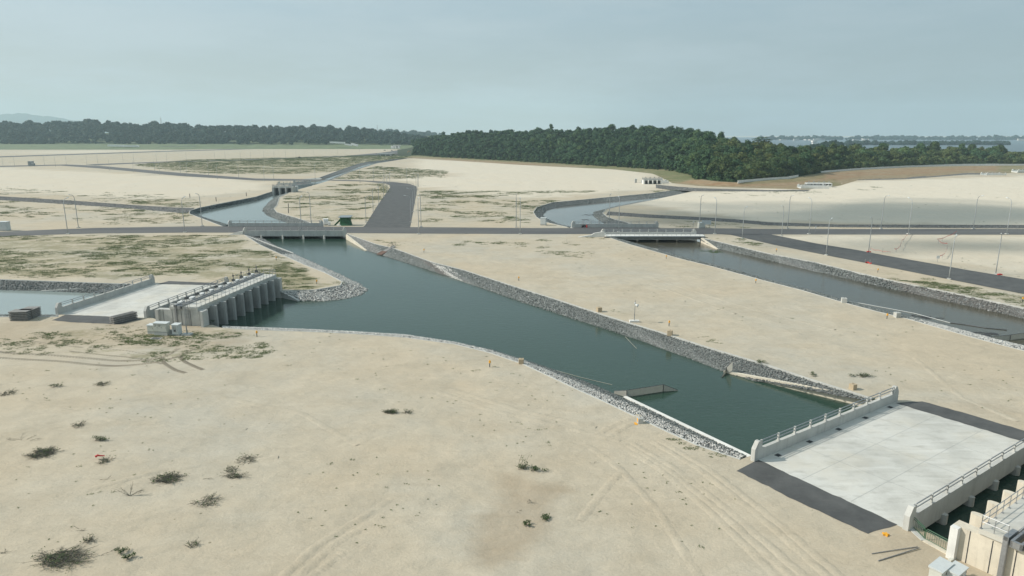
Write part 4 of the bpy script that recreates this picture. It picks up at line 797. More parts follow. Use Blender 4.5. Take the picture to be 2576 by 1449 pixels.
floatline('pale thin pipe floating along the near bank of the green canal', [at(1400, 932, WZ+.03), at(1460, 949, WZ+.03), at(1540, 968, WZ+.03)], .03, 'net')
floatline('long white pipe lying on the brown canal water from a pale cube', [at(2131, 757, -1.0), at(2160, 762, WZ+.06), at(2300, 788, WZ+.06), at(2390, 812, WZ+.06)], .05, 'palegrey')
floatline('dark weedy boom floating at the end of the long white pipe', [at(2391, 812, WZ+.05), at(2430, 817, WZ+.05), at(2480, 825, WZ+.05), at(2533, 830, WZ+.05)], .08, 'dsteel', 'boom')
# jetty on the far bank
ja = Vector(at(992, 622)); jb = Vector(at(958, 641, WZ)); jo = thing('bank_jetty', 'small wooden jetty ramp with handrail down the stone bank', 'jetty', ja); d_ = jb-ja; sx = Vector((-d_.y, d_.x, 0)).normalized()*.7; up = Vector((0, 0, .35))
vs = [-sx+up, sx+up, d_*.72+sx+up, d_*.72-sx+up]; MB().add(vs+[v+Vector((0, 0, .12)) for v in vs], [(0, 1, 2, 3), (7, 6, 5, 4), (0, 4, 5, 1), (1, 5, 6, 2), (2, 6, 7, 3), (3, 7, 4, 0)]).build('ramp', M['board'], jo)
vs = [d_*.7-sx*1.5+up*.8, d_*.7+sx*1.5+up*.8, d_*1.12+sx*1.5+up*.8, d_*1.12-sx*1.5+up*.8]; MB().add(vs+[v+Vector((0, 0, .15)) for v in vs], [(0, 1, 2, 3), (7, 6, 5, 4), (0, 4, 5, 1), (1, 5, 6, 2), (2, 6, 7, 3), (3, 7, 4, 0)]).build('landing', M['rust'], jo)
hr = MB()
for s_ in (-1, 1):
    for z in (.7, 1.15): hr.tube([sx*s_+Vector((0, 0, z+.3)), d_*.35+sx*s_+Vector((0, 0, z+.25))], .035, 5)
    for t in (0, .35): hr.tube([d_*t+sx*s_+up, d_*t+sx*s_+Vector((0, 0, 1.45))], .04, 5)
hr.build('handrail', M['dsteel'], jo)
lg = MB()
for s_ in (-1.4, 1.4): lg.tube([d_*1.1+sx*s_+Vector((0, 0, -.8)), d_*1.1+sx*s_+Vector((0, 0, .4))], .06, 5)
lg.build('pile', M['dsteel'], jo)
o = thing('loose_plank', 'dark square board lying on the white stones of the point', 'board', (*at(813, 745, WZ)[:2], WZ+.42), .3); MB().box(-1.0, 1.0, -.45, .45, 0, .08, .03).build('board', M['dgrey'], o)
# floating weed on the brown water
def weedraft(label, x, y, w, d, seed, m='dgrey'):
    X, Y, _ = at(x, y, WZ); r = random.Random(seed); mm = MB()
    for i in range(26):
        a = r.uniform(0, 6.28); q = math.sqrt(r.random()); px_, py_ = math.cos(a)*q*w/2, math.sin(a)*q*d/2; s = r.uniform(.15, .45)*w*.35
        mm.prism([(px_+math.cos(t)*s*r.uniform(.5, 1), py_+math.sin(t)*s*.5*r.uniform(.5, 1)) for t in np.linspace(0, 6.28, 7)[:-1]], -.02, .02+r.uniform(0, .02))
    tag(mm.build('floating_weed', M[m], None), label, 'water weed', 'floating weed rafts').location = (X, Y, WZ)
for a in [('green weed raft in front of the right openings of the white slab bridge', 1788, 633, 7, 4, 1, 'shrub_leaf'), ('dark weed raft on the curved pool, left of the stone spit', 1484, 541, 6, 7, 2), ('dark weed raft on the curved pool, just above the bridge parapet', 1478, 553, 5, 4, 3), ('dark weed patch drifting near the brown canal near kerb', 2313, 796, 4, 2.5, 4), ('dark weed patch drifting beside the float pipe', 2344, 800, 4, 2, 5), ('dark weed patch by the barrier at the right edge', 2462, 841, 7, 3, 6)]: weedraft(*a)

# ------------------------------------------------------------------ shelter, barriers, litter
X, Y, _ = at(870, 566.5); o = thing('tarpaulin_shelter', 'dark green tarpaulin shelter with a grey sheet roof by the branch road', 'shelter', (X, Y, 0))
body = MB(); n = 14; ring = []
for z, k in ((0, 1.16), (.9, 1.03), (1.9, .98), (2.9, 1.0)):
    for i in range(n):
        t = 2*math.pi*i/n; cx, cy = math.cos(t), math.sin(t); s = 1/max(abs(cx), abs(cy)); body.v.append((cx*s*1.9*k+rnd.uniform(-.08, .08), cy*s*1.6*k+rnd.uniform(-.08, .08), z))
for j in range(3):
    for i in range(n): body.f.append((j*n+i, j*n+(i+1) % n, (j+1)*n+(i+1) % n, (j+1)*n+i))
body.f.append(tuple(3*n+i for i in range(n))); body.build('tarpaulin', M['tarp'], o)
MB().add([(-2.2, -2.0, 2.95), (2.2, -2.0, 3.0), (2.3, 2.0, 3.3), (-2.1, 2.0, 3.25), (-2.2, -2.0, 3.05), (2.2, -2.0, 3.1), (2.3, 2.0, 3.4), (-2.1, 2.0, 3.35)], [(3, 2, 1, 0), (4, 5, 6, 7), (0, 1, 5, 4), (1, 2, 6, 5), (2, 3, 7, 6), (3, 0, 4, 7)]).build('roof', M['tarproof'], o)
MB().add([(-1.8, -.9, 2.4), (-1.8, .6, 2.4), (-4.2, .2, .05), (-4.2, -.9, .05), (-1.8, -.9, 1.5), (-3.4, -.9, .05)], [(0, 1, 2, 3), (0, 3, 5, 4)]).build('side_flap', M['tarp'], o)
o = thing('sack', 'crumpled white sack on the sand in front of the green shelter', 'sack', at(853, 568)); mm = MB(); 
for i in range(5): mm.tube([(i*.32-.7, -.2, .05), (i*.32-.65, 0, .32), (i*.32-.5, .25, .05)], .16, 6, .08)
mm.build('bag', M['white'], o)
def tape(label, pts, zh=.95, posts=None, sagw=.16):
    P_ = [Vector(at(*p)) for p in pts]; b = P_[0]; o = thing('barrier_tape', label, 'barrier tape', b); vs = []; n = Vector((.01, .01, 0))
    for i, p in enumerate(P_): z = zh-(.22 if i % 2 else 0); vs += [p-b+Vector((0, 0, z)), p-b+Vector((0, 0, z+sagw)), p-b+n+Vector((0, 0, z+sagw)), p-b+n+Vector((0, 0, z))]
    fs = []
    for i in range(len(P_)-1): a, c_ = 4*i, 4*i+4; fs += [(a, c_, c_+1, a+1), (a+2, c_+2, c_+3, a+3), (a+1, c_+1, c_+2, a+2), (a+3, c_+3, c_, a)]
    MB().add(vs, fs).build('tape', M['red'], o)
    for i in range(0, len(P_), 3): q_ = P_[i]-b; MB().tube([q_+Vector((0, 0, -.1)), q_+Vector((0, 0, 1.2))], .04, 5).build('stake', M['steel'], o)
    return o
tape('red tape from the main road lamp curving down to the diagonal road', [(2285, 590), (2283, 596), (2278, 602), (2273, 609), (2268, 612.5), (2267, 617), (2265, 622), (2263, 627), (2260, 631.5), (2254, 634.5), (2249, 634.5)])
tape('faint red tape slanting from the main road toward a corner stake', [(2406, 589), (2395, 596), (2382, 602), (2370, 606.5), (2356, 610)])
tape('red tape hanging in an arc beside the small white sign', [(2360, 613), (2368, 618), (2382, 621), (2382.5, 626), (2380, 636), (2376, 645), (2370, 651), (2358, 653.5)], .95)
o = thing('small_sign', 'small white square sign at the end of the red tape', 'sign', at(2358, 660)); MB().tube([(0, 0, -.1), (0, 0, 1.5)], .04, 5).build('post', M['steel'], o); MB().box(-.4, .4, -.06, -.03, 1.0, 1.75).build('board', M['white'], o)
for i, (x, y) in enumerate([(2185.5, 634.5), (2515, 692)]):
    o = thing('red_sandbag', ['red sandbag at the foot of the diagonal road lamp, beside the dotted tape', 'red bag at the foot of the lamp near the right edge'][i], 'bag', at(x, y)); MB().tube([(-.5, 0, .12), (0, .05, .2), (.55, 0, .12)], .22, 8, .16).build('bag', M['red'], o)
tape('row of small red flags along the sand side of the diagonal road', [(2190, 629), (2200, 632), (2210, 634), (2220, 635.5), (2230, 637), (2240, 637)], .5, sagw=.08)
tape('crumpled red netting on the road verge below the diagonal road', [(2176, 663), (2180, 661.5), (2184, 663), (2188, 664.5), (2192, 665)], .2, sagw=.3)
for x, y, k in ((1464, 572, 'left'), (1476, 572.5, 'right')):
    o = thing('traffic_barrel', f'orange-red barrier on the white slab bridge road, {"beside the dark bundle" if k=="left" else "right of the dark bundle"}', 'barrier', at(x, y)); MB().tube([(0, 0, 0), (0, 0, .95)], .32, 8, .2).build('cone', M['red'], o); MB().box(-.4, .4, -.4, .4, 0, .06).build('base', M['black'], o)
o = thing('road_works_bundle', 'dark bundle between orange-red barriers on the road bridge', 'bundle', at(1470, 572.3)); MB().tube([(-.9, 0, .4), (0, 0, .65), (.9, 0, .4)], .4, 7, .25).build('bundle', M['black'], o)
o = thing('notice_board', 'blank grey board on two posts on the sand past the bridge', 'sign board', at(1776, 574)); MB().tube([(-1.3, 0, 0), (-1.3, 0, 2.3)], .05, 5).tube([(1.3, 0, 0), (1.3, 0, 2.3)], .05, 5).build('post', M['steel'], o); MB().box(-1.6, 1.6, -.08, -.04, 1.3, 2.8).build('board', M['palegrey'], o)
o = thing('white_post', 'thin post with a white top near the cabinet past the bridge', 'post', at(1744, 574)); MB().tube([(0, 0, 0), (0, 0, 2.0)], .05, 5).build('post', M['steel'], o); MB().box(-.25, .25, -.1, .1, 2.0, 2.3).build('head', M['white'], o)
o = thing('white_post', 'thin post with a white top standing in the main road east part', 'post', at(2050.5, 584)); MB().tube([(0, 0, 0), (0, 0, 1.6)], .05, 5).build('post', M['steel'], o); MB().box(-.22, .22, -.1, .1, 1.5, 1.85).build('head', M['white'], o)
o = thing('foam_block', 'small star-shaped orange scrap on the sand below the asphalt strip', 'litter', at(2228, 1346), .3); MB().prism([(math.cos(t)*(.28 if i % 2 else .15), math.sin(t)*(.28 if i % 2 else .15)) for i, t in enumerate(np.linspace(0, 6.283, 11)[:-1])], 0, .14).build('scrap', M['yellow'], o)
o = thing('foam_block', 'small cream block on the sand below the cream gate wall', 'litter', at(2391, 1412), .5); MB().box(-.18, .18, -.13, .13, 0, .2, .02).build('block', M['cream'], o)
for i, (a, b) in enumerate([((2193, 1394), (2308, 1377)), ((2209, 1412), (2312, 1381))]):
    A_, B_ = Vector(at(*a)), Vector(at(*b)); o = thing('pole_on_sand', ['thin dark pole lying on the sand, the upper one of the crossed pair', 'thicker dark pole lying on the sand, the lower one of the crossed pair'][i], 'pole', A_); MB().tube([Vector((0, 0, .05)), (B_-A_)*.5+Vector((0, 0, .07)), B_-A_+Vector((0, 0, .06+.05*i))], .035+.012*i, 6).build('pole', M['board'], o)
o = thing('litter_bag', 'small red plastic bag caught on a twiggy bush', 'litter', (*at(247, 1155)[:2], .3), .4); MB().tube([(-.22, 0, 0), (0, .05, .1), (.2, 0, .04), (.6, .0, -.05)], .13, 7, .05).build('bag', M['red'], o)
# tyre tracks pressed into the sand
def track(pts, w=.72):
    P_ = [Vector(at(*p)) for p in pts]; fine = []
    for i in range(len(P_)-1):
        for t in np.linspace(0, 1, 14)[:-1]:
            p0, p1, p2, p3 = P_[max(i-1, 0)], P_[i], P_[i+1], P_[min(i+2, len(P_)-1)]; fine.append(.5*((2*p1)+(p2-p0)*t+(2*p0-5*p1+4*p2-p3)*t*t+(3*p1-p0-3*p2+p3)*t**3))
    m = MB(); acc = 0
    for i in range(len(fine)-1):
        a, b = fine[i], fine[i+1]; d = (b-a); l = d.length; d.normalize(); n = Vector((-d.y, d.x, 0)); k = max(1, int(l/.42))
        for j in range(k):
            c_ = a+(b-a)*(j+.5)/k; e = d*.13; n2 = n*w/2; s = d*.14
            m.add([c_-n2-e+s+Vector((0, 0, .004)), c_-n2+e+s+Vector((0, 0, .03)), c_+e-s*.3+Vector((0, 0, .035)), c_-e-s*.3+Vector((0, 0, .01))], [(0, 3, 2, 1)]); m.add([c_-e-s*.3+Vector((0, 0, .01)), c_+e-s*.3+Vector((0, 0, .035)), c_+n2+e+s+Vector((0, 0, .03)), c_+n2-e+s+Vector((0, 0, .004))], [(0, 3, 2, 1)])
    return struct(m.build('tyre_track', M['track']))
track([(-30, 880), (20, 888), (120, 893), (220, 901), (310, 908), (400, 901), (450, 876)]); track([(-30, 898), (60, 904), (150, 909), (240, 918), (310, 920), (400, 910), (450, 895), (498, 872)])
track([(405, 898), (412, 912), (440, 930), (466, 938)], .6); track([(452, 894), (462, 908), (490, 922), (510, 930)], .6); track([(75, 857), (150, 868), (210, 874)], .3); track([(175, 884), (260, 893), (340, 901), (410, 916)], .4); track([(235, 875), (330, 884), (430, 906)], .3)

def rut(pts, w=.5, h=.11):
    P_ = [Vector(at(*p)) for p in pts]; m = MB(); n = 40; Q = [P_[0].lerp(P_[1], i/n) if len(P_) == 2 else None for i in range(n+1)]
    if len(P_) > 2:
        xs_ = np.linspace(0, len(P_)-1, n+1); Q = [Vector((np.interp(x, range(len(P_)), [p.x for p in P_]), np.interp(x, range(len(P_)), [p.y for p in P_]), 0)) for x in xs_]
    for i in range(n+1):
        d = (Q[min(i+1, n)]-Q[max(i-1, 0)]).normalized(); nn = Vector((-d.y, d.x, 0)); q = Q[i]+nn*rnd.uniform(-.06, .06); hh = h*rnd.uniform(.3, 1.3)
        m.v += [tuple(q-nn*w+Vector((0, 0, -.01))), tuple(q+Vector((0, 0, hh))), tuple(q+nn*w+Vector((0, 0, -.01)))]
    for i in range(n): a = 3*i; m.f += [(a, a+3, a+4, a+1), (a+1, a+4, a+5, a+2)]
    o = m.build('tyre_rut', M['sand'], None, True)
    if o.data.polygons[0].normal.z < 0: o.data.flip_normals()
    struct(o)
for a in [[(700, 1460), (800, 1370), (930, 1290), (985, 1255)], [(740, 1460), (840, 1370), (965, 1295)], [(770, 1460), (870, 1385)], [(1560, 1120), (1660, 1180), (1790, 1290), (1960, 1455)], [(1590, 1115), (1700, 1180), (1840, 1290), (2030, 1455)], [(1575, 1118), (1680, 1180), (1815, 1290), (1995, 1455)], [(1640, 1110), (1760, 1180), (1900, 1290), (2090, 1455)], [(1660, 1108), (1790, 1185), (1950, 1310), (2120, 1455)], [(1480, 1120), (1560, 1180), (1660, 1290), (1760, 1455)], [(150, 1250), (420, 1180), (700, 1150)], [(560, 1000), (760, 1040), (900, 1120)], [(60, 1010), (300, 1060), (620, 1080)], [(1100, 985), (1230, 1030), (1420, 1075), (1560, 1110)], [(1120, 975), (1300, 1030), (1500, 1075)], [(1500, 1095), (1560, 1060), (1610, 1045)], [(1520, 1105), (1590, 1065)], [(1460, 1310), (1530, 1220), (1560, 1190)], [(2300, 900), (2420, 1000), (2560, 1060)], [(1640, 700), (1900, 780), (2100, 830)], [(1640, 715), (1850, 790)]]: rut(a)

# ------------------------------------------------------------------ shrubs and dead twigs on the near sand
def shrub(x, y, w, h, kind, label, seed):
    X, Y, _ = at(x, y); ppm = F/math.hypot(Y, HC); W = w/ppm*(.88 if kind in ('mat', 'dry') else 1); Dp = h/ppm*math.hypot(Y, HC)/HC*.8; r = random.Random(seed); o = thing('dead_shrub' if kind == 'dry' else 'green_shrub', label, 'shrub', (X, Y, 0), 0)
    tw = MB(); lf = MB()
    nb_ = int({'dry': 42, 'mat': 120, 'fan': 10, 'twig': 4, 'green': 8, 'stalk': 9}[kind]*max(.6, min(1.6, W/2)))
    for i in range(nb_):
        if kind == 'fan': a = r.uniform(.3, 2.7); b = Vector((-.2*W, -.3*Dp, 0)); l = r.uniform(.45, .8)*W; e = b+Vector((math.cos(a)*l, abs(math.sin(a))*l*.3, abs(math.sin(a))*l*.75))
        elif kind == 'stalk': b = Vector((r.uniform(-.3, .3)*W, r.uniform(-.2, .2)*Dp, 0)); e = b+Vector((r.uniform(.0, .5)*W, r.uniform(-.1, .2)*Dp, r.uniform(.7, 1.9)))
        else:
            q = math.sqrt(r.random()); a = r.uniform(0, 6.283); b = Vector((math.cos(a)*q*W*.36, math.sin(a)*q*Dp*.36, .02)); a2 = r.gauss(.25, .8)+(math.pi if r.random() < .4 else 0); l = W*r.uniform(.12, .34)*(1.5 if kind == 'twig' else 1); e = b+Vector((math.cos(a2)*l, math.sin(a2)*l*min(1, Dp/W*1.2), r.uniform(.02, .3)*min(1, W)*(.5 if kind == 'twig' else 1)))
        mid = (b+e)/2+Vector((r.uniform(-.08, .08), r.uniform(-.08, .08), r.uniform(.0, .1)))*W*.5
        if mid.z < .02: mid.z = .03
        tw.tube([b, mid, e], .018+.006*r.random(), 4, .008)
        for k in range(3):
            t = r.uniform(.3, 1); p = b+(e-b)*t; d = (e-b)*.35; d = Vector((d.x*r.uniform(.2, 1.2)-d.y*r.uniform(-.9, .9), d.y*r.uniform(.2, 1.2)+d.x*r.uniform(-.7, .7), r.uniform(.0, .15))); tw.tube([p, p+d], .011, 3, .006)
            if kind in ('green', 'mat', 'stalk', 'dry') and r.random() < {'green': 1, 'mat': .10, 'stalk': .9, 'dry': .10}[kind]:
                for _ in range(12 if kind == 'green' else (5 if kind == 'mat' else 4)):
                    c_ = p+d*r.random()+Vector((r.gauss(0, .13), r.gauss(0, .13), r.uniform(0, .16)))*min(1.2, W*.8); u = Vector((r.uniform(-1, 1), r.uniform(-1, 1), r.uniform(-.2, .5))).normalized()*r.uniform(.05, .12); v = u.cross(Vector((r.uniform(-.3, .3), r.uniform(-.3, .3), 1))).normalized()*u.length*.4
                    lf.add([c_-u, c_+v, c_+u, c_-v], [(0, 1, 2, 3)])
    tw.build('branches', M['twig'], o)
    if lf.v: lf.build('leaves', M['shrub_leaf'], o)
SH = [(158, 1406, 142, 66, 'mat', 'large dark mat of dead twigs on the sand at the bottom left'), (107.6, 1142, 78, 36, 'mat', 'dense grey twig mat with a green tuft on its far side'), (264, 1160, 46, 28, 'dry', 'dry bush holding a red plastic bag'), (200, 1071, 42, 22, 'dry', 'small dark dry bush above the dense twig mat'),
      (420, 1206, 78, 32, 'mat', 'long slanting dark twig heap left of the twig fan'), (350, 1238, 62, 38, 'fan', 'open fan of upright dead branches on the sand'), (621, 1158, 58, 32, 'dry', 'dead bush, upper part of a curved chain of three'), (580, 1183, 42, 24, 'dry', 'dead bush, middle of a curved chain of three'), (592, 1199, 72, 18, 'dry', 'flat dead branches, lowest of a curved chain of three'),
      (517, 1206, 36, 11, 'twig', 'small lying twig left of the three chained bushes'), (517, 1264, 76, 40, 'dry', 'spiky grey dead bush alone below the three chained bushes'), (486, 1371, 34, 24, 'dry', 'lone dark dry tuft on bare sand near the bottom'), (226, 1361, 46, 22, 'dry', 'dark dry bush just above the large twig mat'), (302, 1392, 34, 20, 'green', 'round green bush, bigger of the pair by the large mat'), (328, 1404, 28, 14, 'green', 'round green bush, smaller of the pair by the large mat'),
      (267, 1394, 42, 24, 'twig', 'bare forked twig beside the round green bushes'), (22, 1388, 54, 22, 'twig', 'bare crossed twig at the left edge near the bottom'), (196, 1336, 52, 18, 'twig', 'bare long twig above the dry bush by the mat'), (264, 1207, 28, 14, 'twig', 'small pale twig below the red bag bush'), (243, 1108, 44, 6, 'green', 'thin line of green creeper on the sand'), (54, 1110, 66, 22, 'twig', 'pale thin twigs left of the green creeper line'), (146, 972, 24, 9, 'green', 'flat bright green patch below the tyre tracks'),
      (257, 967, 46, 18, 'dry', 'yellowish dry bush to the right of the flat green patch'), (17, 991, 46, 30, 'dry', 'dark tangle cut by the left edge, below the tyre tracks'), (981, 1038, 40, 12, 'mat', 'left one of two dark bushes in the middle of bare sand'), (1025, 1039, 32, 13, 'dry', 'right one of two dark bushes in the middle of bare sand'), (1321, 1176, 36, 20, 'green', 'left one of two leafy green bushes on the brownish sand'), (1352, 1184, 40, 20, 'green', 'right one of two leafy green bushes on the brownish sand'), (1308, 1178, 34, 30, 'stalk', 'tall yellow-green stalks leaning beside two leafy bushes'),
      (1325, 1263, 42, 14, 'twig', 'forked stick lying on brownish sand below the leafy bushes'), (1308, 1288, 32, 10, 'twig', 'short forked stick, lower one on the brownish sand'), (1375, 1305, 30, 14, 'green', 'low grassy tuft right of the forked sticks'), (1325, 1320, 24, 12, 'green', 'small grassy tuft below the forked sticks'), (2168, 947.5, 68, 8, 'green', 'bright green creeper streak on sand beyond the far bank'), (2048, 944, 22, 9, 'green', 'round green tuft beyond the far bank kerb'), (1913, 912, 28, 10, 'green', 'dark green bush hugging the far bank kerb'), (1490, 1165, 26, 9, 'twig', 'curled twig right of the leafy bushes'),
      (530, 812, 22, 12, 'green', 'green bush at the foot of the grey sluice wall'), (2500, 1436, 16, 10, 'green', 'small green weed at the foot of the cream gate wall'), (2196, 1006, 14, 6, 'green', 'yellowish grass tuft beside the cube near the closest bridge')]
for i, a in enumerate(SH): shrub(*a, 100+i)

# ------------------------------------------------------------------ earth banks below the woods
def earth(lo, hi, zl, zh, mg, mo, rows=5):
    n = 60; sl = np.linspace(0, 1, n); lo = np.array(lo, float); hi = np.array(hi, float)
    f = lambda a, s: np.stack([np.interp(s, np.linspace(0, 1, len(a)), a[:, k]) for k in (0, 1)], -1)
    A = f(lo, sl); B = f(hi, sl); V, msk = [], []
    for j in range(rows+1):
        t = j/rows
        for i in range(n):
            p = Vector(at(A[i][0], A[i][1], zl)); q = Vector(at(B[i][0], B[i][1], zh)); w = p.lerp(q, t); w.z = zl+(zh-zl)*(t*t*(3-2*t))+(rnd.uniform(-.15, .15) if 0 < j < rows else 0); V.append(tuple(w)); msk.append((mg(i/(n-1), t), mo(i/(n-1), t), 0, 1))
    Fs = [(j*n+i, j*n+i+1, (j+1)*n+i+1, (j+1)*n+i) for j in range(rows) for i in range(n-1)]
    me = npmesh('earth_bank', V, Fs, M['earth'], None, 4); a = me.color_attributes.new('mask', 'FLOAT_COLOR', 'POINT'); a.data.foreach_set('color', np.array(msk, np.float32).ravel()); struct(link('earth_bank', me))
earth([(1015, 398), (1026, 397.5), (1100, 401.5), (1200, 407.5), (1288, 413.5), (1400, 419.5), (1538, 425.5), (1640, 436.5)], [(1035, 391.5), (1050, 390.5), (1110, 394), (1194, 399), (1288, 403), (1463, 412), (1600, 419), (1735, 430)], .03, 1.2, lambda s, t: .9 if t > .45 or s > .75 else .25, lambda s, t: .5 if .3 < s < .65 and t < .7 else .15)
earth([(1640, 436.5), (1650, 440), (1662, 446), (1690, 460), (1720, 463)], [(1735, 430), (1745, 440), (1752, 448), (1765, 452), (1790, 454)], .03, 1.2, lambda s, t: 1, lambda s, t: .6 if t < .3 else 0)
earth([(1690, 460.5), (1760, 468), (1850, 471.5), (1932, 474), (2027, 477), (2110, 468), (2160, 452.5), (2282, 449), (2432, 436.5), (2576, 435), (2760, 435)], [(1765, 451), (1810, 456.5), (1860, 459), (1932, 453), (2005, 445), (2060, 434), (2182, 426), (2300, 420), (2432, 417), (2576, 416.5), (2760, 417)], .03, 2.4, lambda s, t: .7 if (.22 < s < .5 and t > .55) or (.4 < s < .52 and t < .5) or s > .85 else .30, lambda s, t: (.85 if .25 < t < .8 else .35) if s < .85 else .3, 8)
def wall_line(label, pts, h, z):
    P_ = [Vector(at(a, b, z)) for a, b in pts]; o = thing('perimeter_wall', label, 'wall', P_[0]); m = MB()
    for i in range(len(P_)-1):
        a, b = P_[i]-P_[0], P_[i+1]-P_[0]; d = (b-a); n = Vector((-d.y, d.x, 0)).normalized()*.15; k = max(1, int(d.length/6))
        for j in range(k):
            p, q = a+d*j/k, a+d*(j+.985)/k; hh = h+rnd.uniform(-.12, .08); m.add([p-n-Vector((0, 0, 1)), q-n-Vector((0, 0, 1)), q+n-Vector((0, 0, 1)), p+n-Vector((0, 0, 1)), p-n+Vector((0, 0, hh)), q-n+Vector((0, 0, hh)), q+n+Vector((0, 0, hh)), p+n+Vector((0, 0, hh))], [(3, 2, 1, 0), (4, 5, 6, 7), (0, 1, 5, 4), (1, 2, 6, 5), (2, 3, 7, 6), (3, 0, 4, 7)])
    m.build('wall', M['conw'], o)
wall_line('short pale wall below the big trees, left of the gap', [(1856, 460), (1885, 457.5), (1932, 453), (1985, 449.5), (2008, 445)], 1.5, 2.3); wall_line('very long pale wall running along the wood to the right edge', [(2016, 438.5), (2100, 432), (2182, 426), (2300, 420), (2407, 416.5), (2480, 415.8), (2576, 416), (2760, 416.5)], 1.5, 2.3)

# ------------------------------------------------------------------ trees
def crown_data(seed, rad=6.5, ht=11, nb=11, per=95, ls=.85, flat=1.0, z0=.25, core=True):
    r = np.random.default_rng(seed); V, Fc = [], []; off = 0; bl = []
    for i in range(nb):
        a = r.random()*6.283; q = math.sqrt(r.random())*rad*.62; zz = ht*(z0+(.98-z0)*(r.random()*(1-(q/rad)**2*.9))); br = rad*(.30+.24*r.random()); bl.append((math.cos(a)*q, math.sin(a)*q, max(br*.6, zz-br*.5), br))
    bl.append((0, 0, ht-rad*.45, rad*.5))
    for bx, by, bz, br in bl:
        d = r.normal(size=(per, 3)); d[:, 2] = d[:, 2]*.9+.25; d /= np.linalg.norm(d, axis=1)[:, None]
        p = d*br*(.8+.32*r.random((per, 1)))*np.array([1, 1, .8*flat])+np.array([bx, by, bz]); p[:, 2] = np.maximum(p[:, 2], .2)
        nrm = d+r.normal(size=(per, 3))*.55; nrm /= np.linalg.norm(nrm, axis=1)[:, None]; t = np.cross(nrm, r.normal(size=(per, 3))); t /= np.linalg.norm(t, axis=1)[:, None]; b = np.cross(nrm, t); s = ls*(.55+.8*r.random((per, 1)))
        q = np.stack([p-t*s, p-b*s*.6, p+t*s, p+b*s*.6], 1); V.append(q.reshape(-1, 3)); f = np.arange(per*4).reshape(-1, 4)+off; Fc += [f[:, [0, 1, 2]], f[:, [0, 2, 3]]]; off += per*4
        if core:
            c_ = IV*br*.80*np.array([1, 1, .8*flat])*(1+(r.random((12, 1))-.5)*.3)+np.array([bx, by, bz]); V.append(c_); Fc.append(IF+off); off += 12
    return np.concatenate(V), np.concatenate(Fc)
CR = [crown_data(20+i, *a, .72) for i, a in enumerate([(5.0, 12.5, 11, 85), (6.6, 11.0, 11, 85), (8.6, 11.5, 16, 80), (6.0, 9.0, 9, 90), (7.0, 12.5, 15, 85)])]
LOW = [crown_data(40+i, *a, 1.05) for i, a in enumerate([(5.2, 12.5, 9, 42), (6.8, 11.0, 9, 42), (8.6, 11.5, 12, 40), (6.2, 9.0, 8, 44)])]
FAR = [crown_data(60+i, 10+.8*i, 15+(i % 3)*2, 8, 30, 1.9) for i in range(4)]
def crown_me(d, m): return npmesh('crown', d[0], d[1], m)
crowns = {k: [crown_me(d, M[k]) for d in CR] for k in ('wood_leaf', 'olive_leaf')}
trunk_me = MB().tube([(0, 0, -4), (.1, 0, 2), (0, .1, 7)], .32, 7, .14).tube([(.05, 0, 3), (1.6, .6, 6.5)], .16, 5, .08).tube([(.05, 0, 3.5), (-1.4, -.8, 7)], .15, 5, .07).mesh('trunk', M['bark'])
def wood_stuff(name, pts, data, m, rz=None):
    V, Fc = [], []; off = 0
    for x, y, z, s in pts:
        d = data[rnd.randrange(len(data))]; a = rnd.uniform(0, 6.283); c_, s_ = math.cos(a), math.sin(a); v = d[0]
        q = np.stack([(v[:, 0]*c_-v[:, 1]*s_)*s+x, (v[:, 0]*s_+v[:, 1]*c_)*s+y, v[:, 2]*s*rnd.uniform(.85, 1.12)+z], -1); V.append(q); Fc.append(d[1]+off); off += len(v)
    return stuff(link(name, npmesh(name, np.concatenate(V), np.concatenate(Fc), m)))
# ground plan of the wooded hill: tree-line, skyline and depth by bearing
bx = [1010, 1050, 1100, 1200, 1288, 1463, 1600, 1700, 1735, 1760, 1800, 1860, 1932, 2010, 2100, 2182, 2300, 2432, 2576, 2760]
by = [389, 389, 393, 398, 402.5, 411.5, 418.5, 427, 436, 449, 455, 456, 450, 443, 430, 424.5, 419, 415.5, 415, 415]
ty = [358, 350, 337, 330, 328, 326, 322, 324, 328, 332, 340, 352, 357, 362, 365, 363, 362, 366, 373, 376]
dp = [120, 170, 210, 240, 260, 300, 300, 280, 260, 260, 230, 170, 130, 100, 80, 70, 70, 60, 60, 60]
zb0 = 2.0
def hillpt(x, t):
    D0 = at(x, lerp(x, bx, by), zb0); Y0 = D0[1]; d = lerp(x, bx, dp); Yr = Y0+d; zr = HC+(338-lerp(x, bx, ty))/F*math.hypot(Yr, 0)/CP*1.0-10.6; Y = Y0+d*t; k = Y/Y0
    tt = max(0.0, min(t, 1)); z = zb0+(max(zr, 2.5)-zb0)*math.sin(tt*math.pi/2)**.9 if t <= 1 else max(zr, 2.5)-(t-1)*18
    return D0[0]*k, Y, z
V, Fs = [], []; nx, nt_ = 80, 9; xs = np.linspace(1000, 2760, nx); ts = [0, .1, .25, .4, .6, .8, 1.0, 1.3, 1.8]
for t in ts:
    for x in xs: p = hillpt(x, t); V.append((p[0], p[1], p[2]-.6-(1.5 if t == 0 else 0)))
for j in range(nt_-1):
    for i in range(nx-1): Fs.append((j*nx+i, j*nx+i+1, (j+1)*nx+i+1, (j+1)*nx+i))
struct(link('wooded_hill', npmesh('wooded_hill', V, Fs, M['hillsoil'], None, 4)))
cand = []; x = 1022
grid = {}
